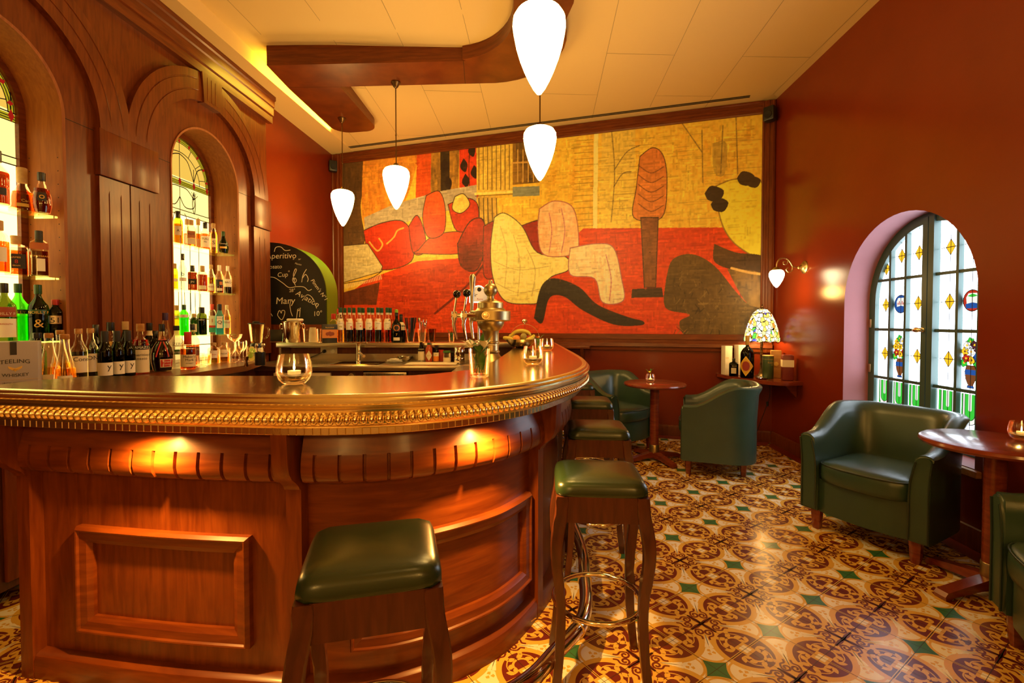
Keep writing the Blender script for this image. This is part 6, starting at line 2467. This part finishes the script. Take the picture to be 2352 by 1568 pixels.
lay('Aperitivo', 611, 594, .088, .02)
lay('Rosato', 611, 617, .062, .03)
lay('Cup', 637, 636, .070, .05)
lay('Mary', 633, 698, .105, .02)
lay('28°', 664, 671, .050, .1)
lay('Aviation', 678, 676, .085, -.52)
lay('10°', 719, 726, .075, .1)
lay("Pimm's N°1", 713, 644, .058, -.95)
lay('30°', 685, 597, .022)
lay('Martini', 677, 606, .026, -.25)
lay('*', 672, 599, .04)
lay('*', 661, 628, .05)
for pts in (((630, 578), (634, 568), (645, 567), (655, 575), (667, 574)), ((620, 636), (632, 638), (650, 650), (664, 660), (682, 658), (698, 659), (708, 667), (716, 664)),
            ((668, 690), (666, 700), (668, 715), (672, 726)), ((694, 690), (705, 677), (716, 682), (724, 696), (727, 708)),
            ((640, 716), (638, 724), (647, 734), (653, 724), (654, 714), (648, 713), (646, 719), (643, 713), (639, 716)),
            ((675, 643), (674, 630), (678, 618), (681, 620), (676, 632), (672, 642), (676, 650), (681, 644), (677, 638), (676, 648), (679, 656)),
            ((693, 648), (696, 632), (704, 618)), ((694, 640), (702, 630), (708, 640), (706, 647)), ((621, 718), (626, 726))):
    chalk([cp(*p) for p in pts])
for pts in (((681, 732), (684, 710), (690, 706), (688, 728)), ((684, 714), (690, 710))):
    chalk([cp(*p) for p in pts], .008, False)
obj('chalk_writing', bm, M_chalk, T)
bm = B()
rbox(bm, -2.665, -1.98, 5.22, 5.66, .0, 1.303, .004)
o = obj('cabinet', bm, M_wood)
tag(o, 'tall mahogany cabinet on which the chalkboard stands', 'cabinet')

# small ledge on the mural wall beyond the bar end
T = thing('wall_ledge', 'short wooden wall ledge on a bracket beyond the end of the bar', 'shelf', bw(0, 0, 0), A_BW)
bm = B()
rbox(bm, 3.15, 3.745, -.16, -.031, 1.012, 1.045, .004)
obj('board', bm, M_woodh, T)
bm = B()
prism(bm, [(-.03, 1.012), (-.15, 1.012), (-.14, .98), (-.05, .88), (-.05, .80), (-.03, .78)], lambda a, b, c: Vector((c, a, b)), 3.63, 3.665)
obj('bracket', bm, M_wood, T)

# ================================================================ CORNER SHELF, LAMP, SCONCE
T = thing('corner_shelf', 'curved mahogany corner shelf below the mural and the sconce', 'shelf', (0, 0, .715))
bm = B()
pl_ = [bw(5.16, -.002, 0), bw(5.71, -.002, 0), rw(-.002, -.01, 0), rw(-.002, -.62, 0)]
pl_ = [(p.x, p.y) for p in pl_]
cur = catmull([(2.80, 4.60, 0), (2.66, 4.565, 0), (2.52, 4.66, 0), (2.41, 4.92, 0), (2.33, 5.22, 0), (2.318, 5.39, 0)], 5)
poly = [pl_[0], pl_[1], pl_[3]] + [c[:2] for c in cur[1:-1]]
prism(bm, poly, lambda a, b, c: Vector((a, b, c)), 0, .035)
obj('board', bm, M_table, T)
bm = B()
for p, q in ((rw(-.004, -.5, -.01), rw(-.10, -.5, -.01)),):
    v = [rw(-.004, -.515, -.002), rw(-.12, -.515, -.002), rw(-.004, -.515, -.14)]
    w = [rw(-.004, -.485, -.002), rw(-.12, -.485, -.002), rw(-.004, -.485, -.14)]
    a = [bm.verts.new(x) for x in v]
    b = [bm.verts.new(x) for x in w]
    bm.faces.new(a)
    bm.faces.new(b[::-1])
    for i in range(3):
        bm.faces.new((a[i], a[(i + 1) % 3], b[(i + 1) % 3], b[i]))
obj('bracket', bm, M_table, T)
CZ = .7508


def cs(px, py):
    return (*on_z(px, py, .75), CZ)


def carton(name, label, loc, w, d, h, mat, rz, band=None, rnd=.003):
    T = thing(name, label, 'box', loc, rz, 'spirit boxes on the corner shelf')
    bm = B()
    rbox(bm, -w, w, -d, d, 0, h, rnd)
    obj('carton', bm, mat, T)
    if band:
        z0, z1, m = band
        bm = B()
        box(bm, -w - .0006, w + .0006, -d - .0006, d + .0006, z0, z1)
        obj('label_band', bm, m, T)
    return T


T = carton('gift_carton', 'left white spirit carton at the back of the corner shelf', (2.385, 5.262, CZ), .042, .042, .318, M_paper, .1)
bm = B()
write(bm, 'GIN', .02, lambda u, v: Vector((u - .02, -.0428, v + .18)))
obj('lettering', bm, M_goldink, T)
T = carton('gift_carton', 'second white spirit carton, behind the champagne bottle', (2.512, 5.225, CZ), .042, .042, .33, M_paper, .1)
bottle('flat dark gin bottle with a pale triangle label in front of the cartons', (2.392, 5.11, CZ), 'short', .19, .046, M_dglass, (M_black, .03, .016), [(.03, .09, 28, M_cream)], [], (M_dglass, .6), None, sq=6)
T = bottle('magnum champagne bottle with a yellow diamond label beside the coloured lamp', (2.458, 4.95, CZ), 'wine', .44, .066, M_dglass, (M_goldink, .09, .020), [], [], (M_dglass, .7))
T.rotation_euler.z -= .2
bm = B()
f = lambda a, z: Vector((.0672 * math.sin(a), -.0672 * math.cos(a), z))
for mi, sc in ((0, 1.), (1, .84), (2, .5)):
    for s in (-1, 1):
        n = 6
        for k in range(n):
            t0, t1 = k / n, (k + 1) / n
            h0, h1 = .105 * sc * (1 - t0), .105 * sc * (1 - t1)
            q = lambda t, z: Vector(((.0672 + mi * .0004) * math.sin(s * t * 1.15 * sc), -(.0672 + mi * .0004) * math.cos(s * t * 1.15 * sc), z))
            if mi == 2:
                h0, h1 = .05 * math.sqrt(max(0, 1 - t0 * t0)), .05 * math.sqrt(max(0, 1 - t1 * t1))
            face(bm, [q(t0, .125 - h0), q(t1, .125 - h1), q(t1, .125 + h1), q(t0, .125 + h0)], mi)
obj('paper_label', bm, [pm('label_yellow', (.75, .45, .03), .45), pm('label_gold', (.62, .34, .02), .45), pm('label_red', (.30, .03, .01), .5)], T)
T = thing('tin_canister', 'dark green cylindrical spirit tin at the front of the corner shelf', 'tin', (2.640, 4.885, CZ))
bm = B()
lathe(bm, [(.052, 0), (.053, .002), (.053, .235), (.052, .238), (.0, .238)], 32)
obj('tin', bm, pm('green_tin', (.045, .075, .025), .35), T)
bm = B()
lathe(bm, [(.0535, .2), (.0535, .202)], 32, cap0=False, cap1=False)
lathe(bm, [(.0540, .232), (.0540, .239), (.05, .24)], 32, cap0=False)
write(bm, 'Connemara', .019, lambda u, v: Vector((.0542 * math.sin(u / .054 + .3), -.0542 * math.cos(u / .054 + .3), v + .16)))
write(bm, 'IRISH', .010, lambda u, v: Vector((.0542 * math.sin(u / .054 + .3), -.0542 * math.cos(u / .054 + .3), v + .14)))
obj('lettering', bm, M_goldink, T)
T = carton('wooden_box', 'plain wooden spirit box with a pentagon badge behind the red box', (2.765, 4.965, CZ), .050, .05, .285, M_honey, -.45)
bm = B()
lathe(bm, [(.026, 0), (.024, .004), (0, .005)], 5, M=Matrix.Translation((-.0, -.0505, .145)) @ Matrix.Rotation(PI / 2, 4, 'X'))
obj('badge', bm, M_goldink, T)
T = carton('red_box', 'dark red spirit box with a cream band at the right end of the corner shelf', (2.752, 4.735, CZ), .050, .05, .255, pm('oxblood_card', (.16, .02, .015), .35), -.35, (.135, .205, M_cream), .012)
tag(obj('glass_dish', (lambda b: (lathe(b, [(.03, 0), (.05, .006), (.058, .014), (.056, .015), (.045, .009), (0, .007)], 24), b)[1])(B()), M_chrome, None, 50, (2.545, 4.84, CZ)), 'small patterned silver dish at the foot of the coloured lamp', 'dish')

# coloured-glass table lamp
TL = thing('table_lamp', 'table lamp with a dragonfly-patterned coloured glass shade on a twisted bronze stem', 'lamp', (2.648, 5.03, CZ))
bm = B()
lathe(bm, [(.066, 0), (.064, .008), (.045, .018), (.03, .03), (.018, .06), (.013, .10)], 20)
rows = []
for k in range(40):
    z = lerp(.09, .40, k / 39)
    rows.append([((.012 + .0035 * math.cos(3 * (a + z * 26))) * math.cos(a), (.012 + .0035 * math.cos(3 * (a + z * 26))) * math.sin(a), z) for a in [2 * PI * j / 14 for j in range(14)]])
grid(bm, rows, 0, wrap_v=True)
obj('stem', bm, M_bronze, TL)
bm = B()
lathe(bm, [(.02, .715), (.026, .72), (.012, .732), (.006, .75), (.009, .76), (0, .772)], 14)
obj('finial', bm, M_bronze, TL)


def mosaic():
    m, nt, p, N, L = newmat('coloured_glass_mosaic')
    N.remove(p)
    tc = N.new('ShaderNodeTexCoord')
    mp = N.new('ShaderNodeMapping')
    mp.inputs['Scale'].default_value = (34, 34, 24)
    L.new(tc.outputs['Object'], mp.inputs[0])
    v = N.new('ShaderNodeTexVoronoi')
    v.inputs['Scale'].default_value = 1
    v2 = N.new('ShaderNodeTexVoronoi')
    v2.feature = 'DISTANCE_TO_EDGE'
    v2.inputs['Scale'].default_value = 1
    L.new(mp.outputs[0], v.inputs['Vector'])
    L.new(mp.outputs[0], v2.inputs['Vector'])
    sp = N.new('ShaderNodeSeparateColor')
    L.new(v.outputs['Color'], sp.inputs[0])
    cr = N.new('ShaderNodeValToRGB')
    cr.color_ramp.interpolation = 'CONSTANT'
    e = cr.color_ramp.elements
    for i, (pos, c) in enumerate(((0, (1, .88, .55)), (.34, (1, .62, .10)), (.58, (.95, .95, .70)), (.72, (.75, .22, .02)), (.78, (.10, .12, .75)), (.83, (.12, .50, .05)), (.88, (1, .75, .25)))):
        el = e[i] if i < 2 else e.new(pos)
        el.position = pos
        el.color = (*c, 1)
    L.new(sp.outputs[0], cr.inputs[0])
    ed = N.new('ShaderNodeMath')
    ed.operation = 'GREATER_THAN'
    ed.inputs[1].default_value = .055
    L.new(v2.outputs['Distance'], ed.inputs[0])
    mu = N.new('ShaderNodeMath')
    mu.operation = 'MULTIPLY'
    mu.inputs[1].default_value = 1.9
    L.new(ed.outputs[0], mu.inputs[0])
    em = N.new('ShaderNodeEmission')
    L.new(cr.outputs[0], em.inputs[0])
    L.new(mu.outputs[0], em.inputs[1])
    L.new(em.outputs[0], N['Material Output'].inputs[0])
    return m


bm = B()
rows = []
npet = 10
for r, z in ((.028, .722), (.048, .716), (.088, .672), (.122, .60), (.145, .53), (.159, .47), (.166, .42), (.167, .385)):
    row = []
    for k in range(60):
        a = 2 * PI * k / 60
        dz = -.014 * (1 - abs(math.cos(a * npet / 2))) if z < .39 else 0
        row.append((r * math.cos(a), r * math.sin(a), z + dz))
    rows.append(row)
grid(bm, rows, 0, wrap_v=True)
obj('glass_shade', bm, mosaic(), TL, 60)
bm = B()
for r, z in ((.049, .717), (.089, .673)):
    tube(bm, [(r * math.cos(2 * PI * k / 32), r * math.sin(2 * PI * k / 32), z) for k in range(32)], .0035, 6, closed=True)
obj('shade_rim', bm, M_bronze, TL, 60)
for k in range(npet):                                       # dragonflies round the hem
    a = 2 * PI * (k + .5) / npet
    bm = B()
    f = lambda u, z: Vector((.1695 * math.cos(a + u / .168), .1695 * math.sin(a + u / .168), z - .006))
    for s in (-1, 1):
        face(bm, [f(0, .412), f(s * .018, .418), f(s * .038, .412), f(s * .018, .405)])
        face(bm, [f(0, .402), f(s * .018, .402), f(s * .034, .393), f(s * .016, .392)])
    obj('dragonfly_wing', bm, glow('lit_wing_glass', (1, .85, .45), 1.5) if k == 0 else bpy.data.materials['lit_wing_glass'], TL)
    bm = B()
    ball(bm, f(0, .418), .0055)
    ball(bm, f(0, .400), .004, .004, .012)
    obj('dragonfly_body', bm, glow('lit_green_glass', (.10, .55, .04), .9) if k == 0 else bpy.data.materials['lit_green_glass'], TL)
lamp('table_lamp_bulb', 'POINT', (2.648, 5.03, CZ + .43), 12, (1, .55, .14), .03)
bm = B()
p0, p1 = Vector((2.72, 4.93, .714)), Vector((2.66, 5.17, .05))
tube(bm, catmull([(2.70, 4.95, .712), (2.735, 5.02, .55), (2.725, 5.05, .45), (2.70, 5.10, .30), (2.66, 5.18, .06), (2.62, 5.20, .004)], 5), .003, 6)
lathe(bm, [(.0, -.03), (.011, -.025), (.012, .02), (0, .025)], 10, (2.727, 5.048, .46))
tag(obj('lamp_cord', bm, M_black, None, 60), 'black lamp cord with an inline switch hanging below the corner shelf', 'cord')

# sconce on the right wall
SC = thing('wall_sconce', 'scrolled brass wall sconce with a lit opal drop shade', 'wall lamp', rw(0, -.62, 1.86), A_RW)
bm = B()
lathe(bm, [(.062, 0), (.060, .008), (.046, .016), (.040, .026), (.022, .034), (.014, .05), (.016, .06), (.008, .07), (0, .072)], 22, M=Matrix.Rotation(-PI / 2, 4, 'Y'))
obj('back_plate', bm, M_brass, SC)
bm = B()
tube(bm, catmull([(-.06, 0, .0), (-.11, 0, .01), (-.135, 0, .05), (-.17, 0, .085), (-.215, 0, .09), (-.25, 0, .065), (-.262, 0, .03), (-.262, 0, .0)], 5), .0075, 8)
tube(bm, catmull([(-.115, 0, .012), (-.12, 0, -.03), (-.15, 0, -.045), (-.172, 0, -.02), (-.155, 0, .0)], 5), .006, 8)
tube(bm, catmull([(-.165, 0, .08), (-.16, 0, .05), (-.175, 0, .03), (-.20, 0, .035), (-.20, 0, .055), (-.185, 0, .055)], 5), .005, 8)
obj('scroll_arm', bm, M_brass, SC, 60)
bm = B()
lathe(bm, [(.016, .005), (.028, -.005), (.046, -.022), (.046, -.030), (.0, -.03)], 18, (-.262, 0, 0))
obj('shade_cup', bm, M_brass, SC)
bm = B()
lathe(bm, [(0, -.195), (.010, -.190), (.030, -.165), (.052, -.125), (.066, -.085), (.068, -.06), (.060, -.038), (.044, -.024), (0, -.022)], 24, (-.262, 0, 0))
obj('opal_shade', bm, M_scon, SC)
lamp('sconce_bulb', 'POINT', rw(-.262, -.62, 1.62), 8, (1, .55, .15), .06)
# low shelf rack with glasses seen through the gap left of the bar
for k, (x, y) in enumerate(((-2.30, 2.05), (-2.36, 2.20), (-2.22, 2.22), (-2.28, 2.38), (-2.40, 2.45))):
    drink_glass('tumbler', '%s tumbler on the low shelf left of the bar end' % ('front', 'second', 'third', 'fourth', 'back')[k], (x, y, .5412), [(.03, 0), (.032, .004), (.038, .11), (.037, .11), (.031, .012), (0, .012)], group='tumblers on the low shelf')
